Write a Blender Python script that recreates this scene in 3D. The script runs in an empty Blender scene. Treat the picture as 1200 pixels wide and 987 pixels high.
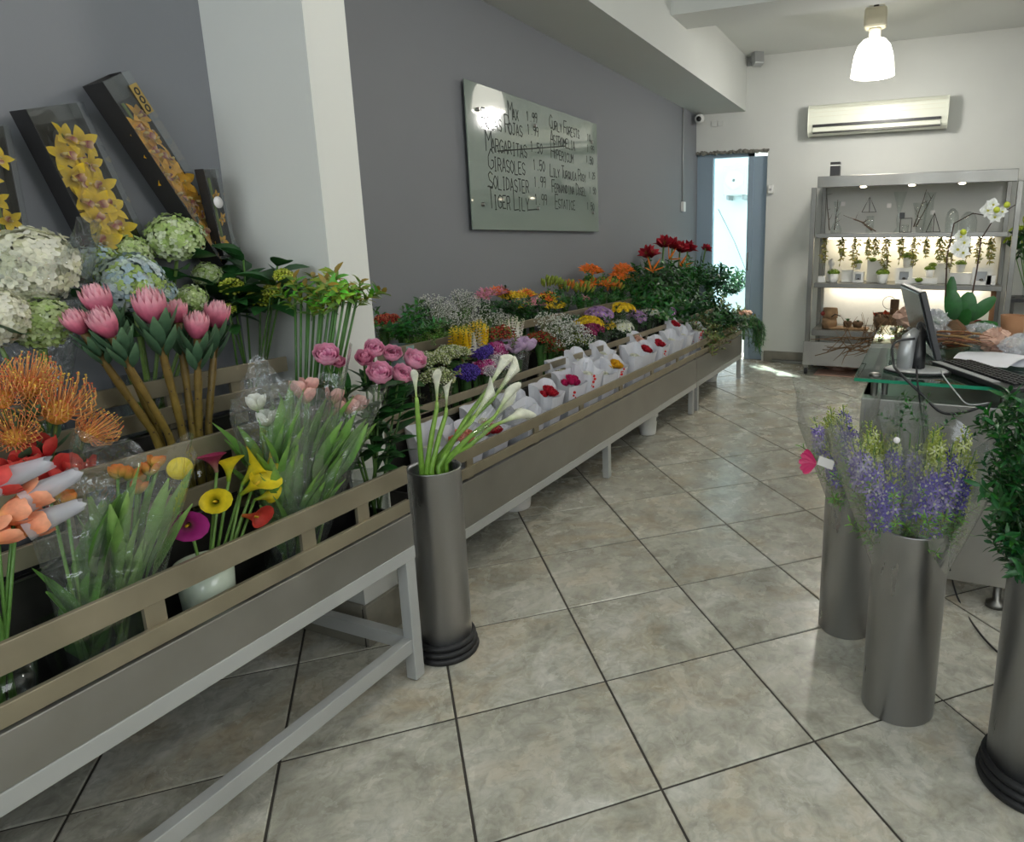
import bpy, math, random
from mathutils import Vector, Matrix, Quaternion
D = bpy.data; SC = bpy.context.scene; COL = SC.collection
V = Vector; PI = math.pi
rnd = random.Random(7)
# ------------------------------------------------------------------ camera (solved from the floor tiles and the room's edges)
F, CX, CY, HC = 785.73, 752.04, 453.70, 1.3333
RM = Matrix(((0.9246539, 0.3807472, -0.0068360), (0.0757063, -0.2013885, -0.9765814), (-0.3732073, 0.9024823, -0.2150396)))
cam = D.objects.new('camera', D.cameras.new('camera')); COL.objects.link(cam)
right, down, fwd = RM[0], RM[1], RM[2]
cam.matrix_world = Matrix(((right[0], -down[0], -fwd[0], 0), (right[1], -down[1], -fwd[1], 0), (right[2], -down[2], -fwd[2], HC), (0, 0, 0, 1)))
cam.data.sensor_width = 36; cam.data.lens = F/1200*36
cam.data.shift_x = (600-CX)/1200; cam.data.shift_y = (CY-493.5)/1200
cam.data.clip_start = 0.05
SC.camera = cam
# ------------------------------------------------------------------ sky, sun, added area lights, exposure
SC.view_settings.view_transform = 'Standard'; SC.view_settings.look = 'None'
SC.view_settings.gamma = 1; SC.view_settings.use_curve_mapping = False
SC.view_settings.exposure = -0.2
SC.cycles.transparent_max_bounces = 32; SC.cycles.max_bounces = 10
wd = D.worlds.new('sky'); SC.world = wd; wd.use_nodes = True
nt = wd.node_tree; bg = nt.nodes['Background']; bg.inputs[0].default_value = (0.84, 0.94, 1.0, 1); bg.inputs[1].default_value = 3.2
sun = D.objects.new('sun', D.lights.new('sun', 'SUN')); COL.objects.link(sun)
sun.data.energy = 34.0; sun.data.angle = 0.03; sun.data.color = (1, 0.97, 0.9)
sun.rotation_euler = Vector((-0.42, 0.44, 1.0)).to_track_quat('Z', 'Y').to_euler()
def area(name, loc, tgt, sx, sy, power, col):
    l = D.lights.new(name, 'AREA'); l.shape = 'RECTANGLE'; l.size = sx; l.size_y = sy; l.energy = power; l.color = col
    o = D.objects.new(name, l); COL.objects.link(o); o.location = loc
    o.rotation_euler = (V(tgt)-V(loc)).to_track_quat('-Z', 'Y').to_euler(); return o
area('front_fill_light', (0.1, -2.85, 2.2), (-0.1, 6, 1.2), 4.0, 1.4, 44, (0.93, 0.97, 1.0))  # area light added indoors, standing in for daylight from an unseen shop front
area('side_fill_light', (2.52, 1.2, 2.2), (-3, 2.4, 1.2), 2.8, 1.2, 50, (0.93, 0.97, 1.0))  # added fill from the right; that wall has no window
# ------------------------------------------------------------------ pixel -> place helpers
def ray(px, py):
    return right*((px-CX)/F) + down*((py-CY)/F) + fwd
CO = V((0, 0, HC))
def atx(px, py, x): d = ray(px, py); return CO + d*(x/d.x)
def aty(px, py, y): d = ray(px, py); return CO + d*(y/d.y)
def atz(px, py, z): d = ray(px, py); return CO + d*((z-HC)/d.z)
# ------------------------------------------------------------------ materials
def lin(c): return tuple(((v/255)/12.92 if v/255 <= 0.04045 else ((v/255+0.055)/1.055)**2.4) for v in c)
def L4(c): return (*lin(c), 1)
M = {}
def mat(name, c, rough=0.5, metal=0.0, var=0.0, scale=8.0, bump=0.0, bscale=60.0, emit=None, estr=0, coat=0.0, stretch=None, spec=0.5):
    m = D.materials.new(name); m.use_nodes = True; t = m.node_tree; b = t.nodes['Principled BSDF']
    b.inputs['Base Color'].default_value = L4(c); b.inputs['Roughness'].default_value = rough; b.inputs['Metallic'].default_value = metal
    b.inputs['Specular IOR Level'].default_value = spec
    b.inputs['Coat Weight'].default_value = coat; b.inputs['Coat Roughness'].default_value = 0.08
    if emit: b.inputs['Emission Color'].default_value = L4(emit); b.inputs['Emission Strength'].default_value = estr
    tc = t.nodes.new('ShaderNodeTexCoord'); mp = t.nodes.new('ShaderNodeMapping'); t.links.new(tc.outputs['Object'], mp.inputs[0])
    if stretch: mp.inputs['Scale'].default_value = stretch
    if var:
        n = t.nodes.new('ShaderNodeTexNoise'); n.inputs['Scale'].default_value = scale; n.inputs['Detail'].default_value = 6
        t.links.new(mp.outputs[0], n.inputs[0])
        r = t.nodes.new('ShaderNodeMapRange'); r.inputs[1].default_value = .3; r.inputs[2].default_value = .7
        r.inputs[3].default_value = 1-var; r.inputs[4].default_value = 1+var
        x = t.nodes.new('ShaderNodeMix'); x.data_type = 'RGBA'; x.blend_type = 'MULTIPLY'; x.inputs[0].default_value = 1
        x.inputs[6].default_value = L4(c); t.links.new(n.outputs[0], r.inputs[0]); t.links.new(r.outputs[0], x.inputs[7]); t.links.new(x.outputs[2], b.inputs['Base Color'])
        r2 = t.nodes.new('ShaderNodeMapRange'); r2.inputs[1].default_value = .3; r2.inputs[2].default_value = .7
        r2.inputs[3].default_value = max(.02, rough-.08); r2.inputs[4].default_value = min(1, rough+.08); t.links.new(n.outputs[0], r2.inputs[0]); t.links.new(r2.outputs[0], b.inputs['Roughness'])
    if bump:
        n = t.nodes.new('ShaderNodeTexNoise'); n.inputs['Scale'].default_value = bscale; n.inputs['Detail'].default_value = 4
        t.links.new(mp.outputs[0], n.inputs[0]); u = t.nodes.new('ShaderNodeBump'); u.inputs['Strength'].default_value = bump; u.inputs['Distance'].default_value = .004
        t.links.new(n.outputs[0], u.inputs['Height']); t.links.new(u.outputs[0], b.inputs['Normal'])
    M[name] = m; return m
def vmat(name, rough, sheen=0.0, sub=0.0):
    m = mat(name, (200, 200, 200), rough); t = m.node_tree; b = t.nodes['Principled BSDF']
    a = t.nodes.new('ShaderNodeVertexColor'); a.layer_name = 'Col'
    n = t.nodes.new('ShaderNodeTexNoise'); n.inputs['Scale'].default_value = 45
    tc = t.nodes.new('ShaderNodeTexCoord'); t.links.new(tc.outputs['Object'], n.inputs[0])
    r = t.nodes.new('ShaderNodeMapRange'); r.inputs[1].default_value = .3; r.inputs[2].default_value = .7; r.inputs[3].default_value = .82; r.inputs[4].default_value = 1.15
    x = t.nodes.new('ShaderNodeMix'); x.data_type = 'RGBA'; x.blend_type = 'MULTIPLY'; x.inputs[0].default_value = 1
    t.links.new(n.outputs[0], r.inputs[0]); t.links.new(a.outputs[0], x.inputs[6]); t.links.new(r.outputs[0], x.inputs[7]); t.links.new(x.outputs[2], b.inputs['Base Color'])
    if sub:   # light passes through petals and leaves
        tr = t.nodes.new('ShaderNodeBsdfTranslucent'); ms = t.nodes.new('ShaderNodeMixShader'); ms.inputs[0].default_value = sub
        t.links.new(x.outputs[2], tr.inputs[0]); t.links.new(b.outputs[0], ms.inputs[1]); t.links.new(tr.outputs[0], ms.inputs[2])
        t.links.new(ms.outputs[0], t.nodes['Material Output'].inputs[0])
    return m
vmat('petal', .6, sub=.25); vmat('leaf', .38, sub=.12); vmat('twig', .75); vmat('goods', .45)
def clear(name, tint=(255, 255, 255), gl=.10, rim=.55, rough=.05, wr=0.0, wscale=25, milk=0.0, milkc=(235, 238, 240)):
    m = D.materials.new(name); m.use_nodes = True; t = m.node_tree; t.nodes.remove(t.nodes['Principled BSDF'])
    tr = t.nodes.new('ShaderNodeBsdfTransparent'); tr.inputs[0].default_value = L4(tint)
    g = t.nodes.new('ShaderNodeBsdfGlossy'); g.inputs['Roughness'].default_value = rough
    lw = t.nodes.new('ShaderNodeLayerWeight'); lw.inputs[0].default_value = .35
    r = t.nodes.new('ShaderNodeMapRange'); r.inputs[3].default_value = gl; r.inputs[4].default_value = rim
    t.links.new(lw.outputs['Facing'], r.inputs[0]); mx = t.nodes.new('ShaderNodeMixShader')
    t.links.new(r.outputs[0], mx.inputs[0]); t.links.new(tr.outputs[0], mx.inputs[1]); t.links.new(g.outputs[0], mx.inputs[2])
    last = mx
    if wr:
        n = t.nodes.new('ShaderNodeTexNoise'); n.inputs['Scale'].default_value = wscale; n.inputs['Detail'].default_value = 3; n.inputs['Distortion'].default_value = 1.2
        tc = t.nodes.new('ShaderNodeTexCoord'); t.links.new(tc.outputs['Object'], n.inputs[0])
        u = t.nodes.new('ShaderNodeBump'); u.inputs['Strength'].default_value = wr; u.inputs['Distance'].default_value = .02
        t.links.new(n.outputs[0], u.inputs['Height']); t.links.new(u.outputs[0], g.inputs['Normal']); t.links.new(u.outputs[0], lw.inputs['Normal'])
    if milk:
        d = t.nodes.new('ShaderNodeBsdfDiffuse'); d.inputs[0].default_value = L4(milkc); m2 = t.nodes.new('ShaderNodeMixShader'); m2.inputs[0].default_value = milk
        t.links.new(mx.outputs[0], m2.inputs[1]); t.links.new(d.outputs[0], m2.inputs[2]); last = m2
    t.links.new(last.outputs[0], t.nodes['Material Output'].inputs[0]); M[name] = m; return m
clear('glass', (248, 251, 250), .05, .45); clear('film', (252, 253, 253), .02, .22, .05, wr=.2, wscale=9); clear('table_glass', (205, 228, 220), .10, .7, .02); clear('door_glass', (225, 238, 240), .03, .3)
clear('cellophane', (248, 250, 250), .07, .55, .08, wr=1.0, wscale=16, milk=.03)
clear('milky_wrap', (240, 240, 243), .10, .6, .15, wr=1.0, wscale=22, milk=.22)
clear('net_sleeve', (240, 240, 245), .02, .2, .4, milk=.42, milkc=(215, 215, 222))
mat('grey_paint', (122, 124, 129), .75, var=.04, scale=2, bump=.12, bscale=40)
mat('white_paint', (206, 207, 202), .7, var=.03, scale=2, bump=.15, bscale=30)
mat('ceiling_paint', (208, 210, 206), .8, var=.02, scale=2)
mat('steel', (128, 127, 122), .36, 1.0, var=.10, scale=6, stretch=(1, 1, 1))
mat('band_steel', (158, 156, 151), .42, .9, var=.12, scale=5, bump=.05)
mat('rail_steel', (160, 151, 130), .45, .75, var=.12, scale=9)
mat('dark_steel', (72, 71, 68), .45, .8, var=.25, scale=5)
mat('frame_paint', (176, 178, 176), .45, .3, var=.05, scale=5)
mat('bucket_steel', (174, 174, 176), .33, 1.0, var=.08, scale=3, stretch=(3, 3, .8))
mat('rubber', (24, 24, 26), .55, bump=.3, bscale=80)
mat('black_plastic', (26, 26, 28), .4); mat('black_card', (30, 29, 30), .55)
mat('white_plastic', (222, 222, 218), .35); mat('cream_plastic', (214, 208, 186), .4); mat('ac_plastic', (222, 224, 208), .35)
mat('silver_plastic', (170, 172, 172), .35, .4); mat('screen', (70, 74, 76), .12, coat=.6)
mat('grout', (58, 54, 48), .9, var=.2, scale=12); mat('stone', (128, 124, 112), .6, var=.18, scale=9, bump=.2)
mat('rough_plaster', (120, 118, 110), .95, var=.3, scale=40, bump=1.0, bscale=50)
mat('door_frame', (150, 168, 182), .45, .3); mat('outside_wall', (236, 244, 246), .9); mat('outside_ground', (190, 190, 180), .9)
mat('paper', (214, 215, 222), .7, var=.05, scale=10, bump=.9, bscale=22); mat('kraft', (186, 152, 134), .7, bump=.5, bscale=30)
mat('red_print', (200, 30, 34), .6); mat('black_ink', (46, 54, 50), .7); mat('dark_ink', (25, 25, 25), .6)
mat('green_glass_edge', (40, 132, 100), .15); mat('terracotta', (150, 70, 40), .7); mat('wood', (140, 110, 78), .8, var=.3, scale=14)
mat('bark', (92, 70, 48), .9, var=.35, scale=30, bump=.8, bscale=60); clear('soft_wrap', (248, 250, 250), .06, .75, .10, wr=.55, wscale=9, milk=.022)
mat('pot_white', (226, 226, 222), .4, var=.03, scale=20)
mat('pale_pot', (196, 208, 190), .25, coat=.4); mat('teal_tin', (120, 142, 140), .5, var=.1); mat('pink_satin', (196, 30, 96), .35)
mat('lamp_glass', (255, 252, 240), .4, emit=(255, 250, 236), estr=4.5); mat('led', (255, 250, 235), .4, emit=(255, 240, 210), estr=25)
mat('board_glass', (128, 140, 132), .02, coat=.5, spec=.6); mat('sticker_yellow', (222, 200, 30), .5); mat('gold_label', (176, 150, 84), .4, .5)
mat('sticker_white', (232, 228, 226), .5); mat('cardboard', (150, 108, 76), .8); mat('crate_blue', (112, 138, 158), .45)
mat('dark_red', (110, 20, 24), .6); mat('green_plastic', (30, 120, 80), .4)
# floor tile: mottled stone-look ceramic with a glaze, each tile different
m = mat('tile', (170, 166, 148), .24); t = m.node_tree; b = t.nodes['Principled BSDF']
tc = t.nodes.new('ShaderNodeTexCoord'); oi = t.nodes.new('ShaderNodeObjectInfo'); ad = t.nodes.new('ShaderNodeVectorMath'); ad.operation = 'MULTIPLY_ADD'
ad.inputs[1].default_value = (40, 70, 20); t.links.new(oi.outputs['Random'], ad.inputs[0]); t.links.new(tc.outputs['Object'], ad.inputs[2])
def nz(scale, det, dist):
    n = t.nodes.new('ShaderNodeTexNoise'); n.inputs['Scale'].default_value = scale; n.inputs['Detail'].default_value = det; n.inputs['Distortion'].default_value = dist; n.inputs['Roughness'].default_value = .62
    t.links.new(ad.outputs[0], n.inputs[0]); return n
def ramp(n, *st):
    r = t.nodes.new('ShaderNodeValToRGB'); e = r.color_ramp.elements
    for i, (p, c) in enumerate(st):
        q = e[i] if i < 2 else e.new(p)
        q.position = p; q.color = c
    t.links.new(n.outputs[0], r.inputs[0]); return r
r1 = ramp(nz(5.5, 8, .6), (.30, L4((142, 140, 128))), (.50, L4((178, 176, 163))), (.68, L4((200, 199, 190))))
r2 = ramp(nz(3.2, 6, .8), (.50, (0, 0, 0, 1)), (.70, (.6, .6, .6, 1)))
x = t.nodes.new('ShaderNodeMix'); x.data_type = 'RGBA'; t.links.new(r2.outputs[0], x.inputs[0]); t.links.new(r1.outputs[0], x.inputs[6]); x.inputs[7].default_value = L4((182, 166, 138))
r3 = ramp(nz(26, 8, 1.0), (.36, (.76, .76, .76, 1)), (.58, (1.05, 1.05, 1.05, 1)))
y = t.nodes.new('ShaderNodeMix'); y.data_type = 'RGBA'; y.blend_type = 'MULTIPLY'; y.inputs[0].default_value = .8
t.links.new(x.outputs[2], y.inputs[6]); t.links.new(r3.outputs[0], y.inputs[7]); t.links.new(y.outputs[2], b.inputs['Base Color'])
rr = t.nodes.new('ShaderNodeMapRange'); rr.inputs[3].default_value = .16; rr.inputs[4].default_value = .36; t.links.new(nz(9, 5, .5).outputs[0], rr.inputs[0]); t.links.new(rr.outputs[0], b.inputs['Roughness'])
# ------------------------------------------------------------------ mesh builder
class MB:
    def __init__(s, col=(200, 200, 200)): s.v = []; s.f = []; s.c = []; s.m = []; s.mi = 0; s.col = lin(col)
    def color(s, c): s.col = lin(c); return s
    def av(s, p, c=None): s.v.append(tuple(p)); s.c.append(c if c is not None else s.col); return len(s.v)-1
    def af(s, *i): s.f.append(i); s.m.append(s.mi)
    def box(s, x0, y0, z0, x1, y1, z1):
        b = [s.av(p) for p in ((x0, y0, z0), (x1, y0, z0), (x1, y1, z0), (x0, y1, z0), (x0, y0, z1), (x1, y0, z1), (x1, y1, z1), (x0, y1, z1))]
        for q in ((3, 2, 1, 0), (4, 5, 6, 7), (0, 1, 5, 4), (1, 2, 6, 5), (2, 3, 7, 6), (3, 0, 4, 7)): s.af(*[b[i] for i in q])
        return s
    def obox(s, o, a, b, c):   # box from corner o along vectors a, b, c
        o, a, b, c = V(o), V(a), V(b), V(c); k = [s.av(p) for p in (o, o+a, o+a+b, o+b, o+c, o+a+c, o+a+b+c, o+b+c)]
        for q in ((3, 2, 1, 0), (4, 5, 6, 7), (0, 1, 5, 4), (1, 2, 6, 5), (2, 3, 7, 6), (3, 0, 4, 7)): s.af(*[k[i] for i in q])
        return s
    def tube(s, pts, r, n=6, c0=None, c1=None, cap=True):
        pts = [V(p) for p in pts]; N = len(pts); rs = r if isinstance(r, (list, tuple)) else [r]*N
        c0 = lin(c0) if c0 else s.col; c1 = lin(c1) if c1 else c0; prev = None; rings = []
        u = None
        for i, p in enumerate(pts):
            d = (pts[min(i+1, N-1)]-pts[max(i-1, 0)]); d = d.normalized() if d.length > 1e-9 else V((0, 0, 1))
            if u is None: u = d.orthogonal().normalized()
            else:
                u = u - d*u.dot(d); u = u.normalized() if u.length > 1e-6 else d.orthogonal().normalized()
            w = d.cross(u); t = i/(N-1); cc = tuple(c0[k]*(1-t)+c1[k]*t for k in range(3))
            rings.append([s.av(p+(u*math.cos(2*PI*k/n)+w*math.sin(2*PI*k/n))*rs[i], cc) for k in range(n)])
        for a, b in zip(rings, rings[1:]):
            for k in range(n): s.af(a[k], a[(k+1) % n], b[(k+1) % n], b[k])
        if cap: s.af(*rings[0][::-1]); s.af(*rings[-1])
        return s
    def lathe(s, prof, n=24, c=(0, 0, 0), cap0=False, cap1=False, wob=0, fl=1.0):
        rings = []
        for j, (r, z) in enumerate(prof):
            rings.append([s.av((c[0]+math.cos(2*PI*k/n)*(r+wob*math.sin(k*2.3+j)), c[1]+fl*math.sin(2*PI*k/n)*(r+wob*math.cos(k*1.7+j)), c[2]+z)) for k in range(n)])
        for a, b in zip(rings, rings[1:]):
            for k in range(n): s.af(a[k], a[(k+1) % n], b[(k+1) % n], b[k])
        if cap0: s.af(*rings[0][::-1])
        if cap1: s.af(*rings[-1])
        return s
    def blade(s, p, d, n, L, W, curl=0., cup=0., shape='leaf', seg=4, c0=(60, 110, 50), c1=None, c2=None):
        c0 = lin(c0); c1 = lin(c1) if c1 else c0; c2 = lin(c2) if c2 else c1
        d = V(d).normalized(); n = V(n); n = n-d*n.dot(d)
        n = n.normalized() if n.length > 1e-6 else d.orthogonal().normalized(); sd = d.cross(n); p = V(p).copy(); prev = None
        for i in range(seg+1):
            t = i/seg; a = curl*t; nn = n*math.cos(a)-d*math.sin(a); dd = d*math.cos(a)+n*math.sin(a)
            if shape == 'leaf': w = math.sin(PI*min(.97, t**.8*.93+.04))
            elif shape == 'petal': w = .35+.65*math.sin(PI*min(.5, t*.62)) if t < .8 else (.95 if t < .95 else .5)
            elif shape == 'oval': w = math.sin(PI*min(.975, t*.94+.03))**.55
            elif shape == 'point': w = (.5+.5*math.sin(PI*t*.9))*(1-t**3) + .03
            else: w = 1-.5*t
            w *= W/2; cc = tuple((c0[k]*(1-2*t)+c1[k]*2*t) if t < .5 else (c1[k]*(2-2*t)+c2[k]*(2*t-1)) for k in range(3))
            r = (s.av(p-sd*w+nn*cup*w, cc), s.av(p, cc), s.av(p+sd*w+nn*cup*w, cc))
            if prev: s.af(prev[0], prev[1], r[1], r[0]); s.af(prev[1], prev[2], r[2], r[1])
            prev = r; p += dd*(L/seg)
        return s
    def oct(s, p, r, c=None):
        c = lin(c) if c else s.col; p = V(p); k = [s.av(p+V(q)*r, c) for q in ((1, 0, 0), (0, 1, 0), (-1, 0, 0), (0, -1, 0), (0, 0, 1), (0, 0, -1))]
        for a in range(4): s.af(k[a], k[(a+1) % 4], k[4]); s.af(k[(a+1) % 4], k[a], k[5])
        return s
    def ball(s, p, r, n=8, m=5, c=None, sz=1.0, jit=0):
        c = lin(c) if c else s.col; p = V(p); top = s.av(p+V((0, 0, r*sz)), c); bot = s.av(p-V((0, 0, r*sz)), c); R = []
        for j in range(1, m):
            a = PI*j/m; R.append([s.av(p+V((math.sin(a)*math.cos(2*PI*k/n), math.sin(a)*math.sin(2*PI*k/n), math.cos(a)*sz))*r*(1+jit*(rnd.random()-.5)), c) for k in range(n)])
        for k in range(n): s.af(top, R[0][k], R[0][(k+1) % n]); s.af(bot, R[-1][(k+1) % n], R[-1][k])
        for a, b in zip(R, R[1:]):
            for k in range(n): s.af(a[k], b[k], b[(k+1) % n], a[(k+1) % n])
        return s
    def add(s, o, Mx=None, tint=None):
        k = len(s.v)
        if Mx is None: s.v += o.v
        else: s.v += [tuple(Mx @ V(p)) for p in o.v]
        s.c += o.c if tint is None else [tuple(a*b for a, b in zip(c, tint)) for c in o.c]
        s.f += [tuple(i+k for i in f) for f in o.f]; s.m += [x+s.mi for x in o.m]; return s
    def data(s, name, *mats, smooth=True):
        me = D.meshes.new(name); me.from_pydata(s.v, [], s.f)
        a = me.color_attributes.new('Col', 'FLOAT_COLOR', 'POINT'); a.data.foreach_set('color', [x for c in s.c for x in (*c, 1.0)])
        for q in mats: me.materials.append(M[q])
        if len(mats) > 1: me.polygons.foreach_set('material_index', s.m)
        if smooth: me.polygons.foreach_set('use_smooth', [True]*len(s.f))
        me.update(); return me
W = {}
def reg(o, world, parent=None):
    COL.objects.link(o)
    if parent is not None:
        o.parent = parent; o.matrix_basis = W[parent].inverted() @ world
    else: o.matrix_basis = world
    W[o] = world; return o
def tag(o, label=None, cat=None, group=None, kind=None):
    if label: o['label'] = label
    if cat: o['category'] = cat
    if group: o['group'] = group
    if kind: o['kind'] = kind
    return o
def thing(name, loc, label, cat, group=None, kind=None):
    o = D.objects.new(name, None); o.empty_display_size = .05
    reg(o, Matrix.Translation(V(loc))); return tag(o, label, cat, group, kind)
def part(name, mb, mt, parent=None, Mx=None, label=None, bevel=0, smooth=None, kind=None):
    mats = (mt,) if isinstance(mt, str) else mt
    me = mb if isinstance(mb, bpy.types.Mesh) else mb.data(name, *mats, smooth=(not bevel if smooth is None else smooth))
    o = D.objects.new(name, me); reg(o, Mx.copy() if Mx else Matrix(), parent)
    if bevel:
        q = o.modifiers.new('bevel', 'BEVEL'); q.width = bevel; q.segments = 2; q.limit_method = 'ANGLE'
    return tag(o, label, kind=kind)
def solo(name, mb, mt, label, cat, group=None, bevel=0, smooth=None, Mx=None, kind=None):
    if Mx is None:     # origin at the base of the thing
        xs = [p[0] for p in mb.v]; ys = [p[1] for p in mb.v]; zs = [p[2] for p in mb.v]
        o = V(((min(xs)+max(xs))/2, (min(ys)+max(ys))/2, min(zs))); mb.v = [tuple(V(p)-o) for p in mb.v]; Mx = Matrix.Translation(o)
    return tag(part(name, mb, mt, None, Mx, bevel=bevel, smooth=smooth), label, cat, group, kind)
def struct(name, mb, mt, **k): return tag(part(name, mb, mt, None, smooth=False, **k), kind='structure')
def B(*a): return MB().box(*a)
def align(p, d, spin=0., sc=1.0):
    return Matrix.Translation(V(p)) @ V(d).to_track_quat('Z', 'Y').to_matrix().to_4x4() @ Matrix.Rotation(spin, 4, 'Z') @ Matrix.Scale(sc, 4)
def copy_tree(o, world, label=None, group=None, base=None):
    base = base or o; Wb = W[o]
    def rec(s, par):
        c = s.copy(); COL.objects.link(c); wc = world @ Wb.inverted() @ W[s]
        W[c] = wc
        if par is not None: c.parent = par; c.matrix_basis = W[par].inverted() @ wc
        else: c.matrix_basis = wc
        for ch in kids.get(s, []): rec(ch, c)
        return c
    kids = {}
    for q in list(W):
        if q.parent is not None: kids.setdefault(q.parent, []).append(q)
    r = rec(o, None)
    if label: r['label'] = label
    if group: r['group'] = group
    return r
# ================================================================== THE ROOM
XL, XN, YB, ZC = -2.37, -2.04, 7.33, 3.16
o = struct('wall_left', MB().box(XL-.2, 1.6, 0, XL, YB+.2, ZC+.1).box(XN-.5, -3, 0, XN, 1.6, ZC+.1), 'grey_paint')
struct('wall_column', B(XL, 1.52, 0, -1.632, 1.675, ZC), 'white_paint')
bw = MB().box(XL-.2, YB, 2.235, -1.585, YB+.22, ZC+.1).box(-1.585, YB, 0, 2.7, YB+.22, ZC+.1)
struct('wall_back', bw, 'white_paint')
struct('wall_right', B(2.6, -3, 0, 2.75, YB, ZC+.1), 'white_paint')
fw = MB().box(XN-.5, -3.15, 0, 2.75, -3, 1.35).box(XN-.5, -3.15, 2.95, 2.75, -3, ZC+.1).box(XN-.5, -3.15, 1.35, -2.0, -3, 2.95).box(2.3, -3.15, 1.35, 2.75, -3, 2.95)
struct('wall_front', fw, 'white_paint')
struct('window_1', MB().box(-2.0, -3.1, 1.35, 2.3, -3.05, 1.42).box(-2.0, -3.1, 2.88, 2.3, -3.05, 2.95).box(-.65, -3.1, 1.42, -.58, -3.05, 2.88).box(.85, -3.1, 1.42, .92, -3.05, 2.88), 'frame_paint')  # unseen window, its sill raised to deepen the shade under the stands
struct('ceiling', B(XL-.2, -3.15, ZC, 2.75, YB+.2, ZC+.15), 'ceiling_paint')
struct('trim_1', B(XL, 1.675, 2.635, -1.83, YB, ZC), 'ceiling_paint')            # boxed soffit along the left wall
struct('trim_2', B(-1.83, 5.03, 2.925, 2.6, 5.39, ZC), 'ceiling_paint')          # beam across the ceiling
# floor: grout slab and single tiles laid on the diagonal
fl = struct('floor', B(XL-.2, -3.1, -.12, 2.7, YB+.2, -.004), 'grout')
TH = 0.757256; S = .45; ct, st = math.cos(TH), math.sin(TH); ox, oy = -3.8591901*S, 5.8424053*S
g = .0035; h = S/2-g; tb = MB(); ch = .003
lo = [tb.av((sx*h, sy*h, -.006)) for sx, sy in ((-1, -1), (1, -1), (1, 1), (-1, 1))]; md = [tb.av((sx*h, sy*h, -ch*.6)) for sx, sy in ((-1, -1), (1, -1), (1, 1), (-1, 1))]
hi = [tb.av((sx*(h-ch), sy*(h-ch), 0)) for sx, sy in ((-1, -1), (1, -1), (1, 1), (-1, 1))]
tb.af(*hi)
for i in range(4): tb.af(lo[i], lo[(i+1) % 4], md[(i+1) % 4], md[i]); tb.af(md[i], md[(i+1) % 4], hi[(i+1) % 4], hi[i])
tme = tb.data('tile', 'tile', smooth=False)
for a in range(-14, 26):
    for bq in range(-22, 16):
        w = V((ox+S*((a+.5)*ct+(bq+.5)*st), oy+S*((a+.5)*st-(bq+.5)*ct), rnd.uniform(-.0006, .0006)))
        lo_y = .2 if w.x < 1.2 else 1.5
        if XL-.1 < w.x < 1.9 and lo_y-.2 < w.y < YB+.25 and not (w.x < XN-.2 and w.y < 1.4):
            part('tile', tme, 'tile', fl, Matrix.Translation(w) @ Matrix.Rotation(TH+rnd.choice((0, PI/2, PI, -PI/2)), 4, 'Z'))
rest = MB().box(XL-.2, -3.1, -.006, 2.7, -.0, -.001).box(1.85, 0, -.006, 2.7, YB, -.001)
part('tile_field', rest, 'tile', fl, smooth=False, kind='stuff')
# baseboards of single stone pieces
def base_run(name, x0, y0, x1, y1, nx, ny, hgt=.118, piece=.45):
    root = struct(name, MB().box(min(x0, x1)-abs(ny)*.002-.0, min(y0, y1), 0, max(x0, x1)+.001, max(y0, y1)+.001, hgt-.01), 'grout')
    Lh = math.hypot(x1-x0, y1-y0); n = max(1, round(Lh/piece)); dx, dy = (x1-x0)/n, (y1-y0)/n; l = Lh/n; ux, uy = dx/l, dy/l
    for i in range(n):
        p = V((x0+dx*i+ux*.003, y0+dy*i+uy*.003, .002))
        part('stone', MB().obox(p, (ux*(l-.006), uy*(l-.006), 0), (nx*.016, ny*.016, 0), (0, 0, hgt-.002)), 'stone', root, bevel=.003)
    return root
base_run('baseboard_back', -1.56, YB, 2.6, YB, 0, -1)
base_run('baseboard_left', XL, 1.7, XL, YB, 1, 0)
base_run('baseboard_column', XL+.33, 1.52, -1.632, 1.52, 0, -1, .15)
base_run('baseboard_corner', -1.632, 1.504, -1.632, 1.675, 1, 0, .15)
# back door with daylight behind
d = struct('door_1', MB().box(-2.37, YB+.05, 0, -2.19, YB+.11, 2.235).box(-1.80, YB+.05, 0, -1.745, YB+.11, 2.235).box(-2.19, YB+.05, 2.19, -1.745, YB+.11, 2.235).box(-2.19, YB+.05, .35, -1.745, YB+.11, .52), 'door_frame')
part('pane', B(-2.19, YB+.07, .52, -1.80, YB+.076, 2.19), 'door_glass', d, smooth=False)
part('side_panel', B(-1.745, YB+.07, 0, -1.59, YB+.09, 2.19), 'door_frame', d, smooth=False)
part('door_handle', MB().tube([(-1.775, YB+.04, 1.0), (-1.775, YB-.0, 1.0), (-1.775, YB-.0, 1.18), (-1.775, YB+.04, 1.18)], .008), 'steel', d)
for i in range(0): part('hinge', B(-2.205, YB+.035, .6+i*.7, -2.175, YB+.05, .7+i*.7), 'steel', d, smooth=False)
lt = MB()
for i in range(40):
    x = -2.37+.79*i/39; lt.ball((x, YB-.004, 2.235+rnd.uniform(-.006, .012)), rnd.uniform(.014, .024), 6, 4, jit=.5)
struct('trim_3', lt, 'rough_plaster')       # broken plaster edge over the door
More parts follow.
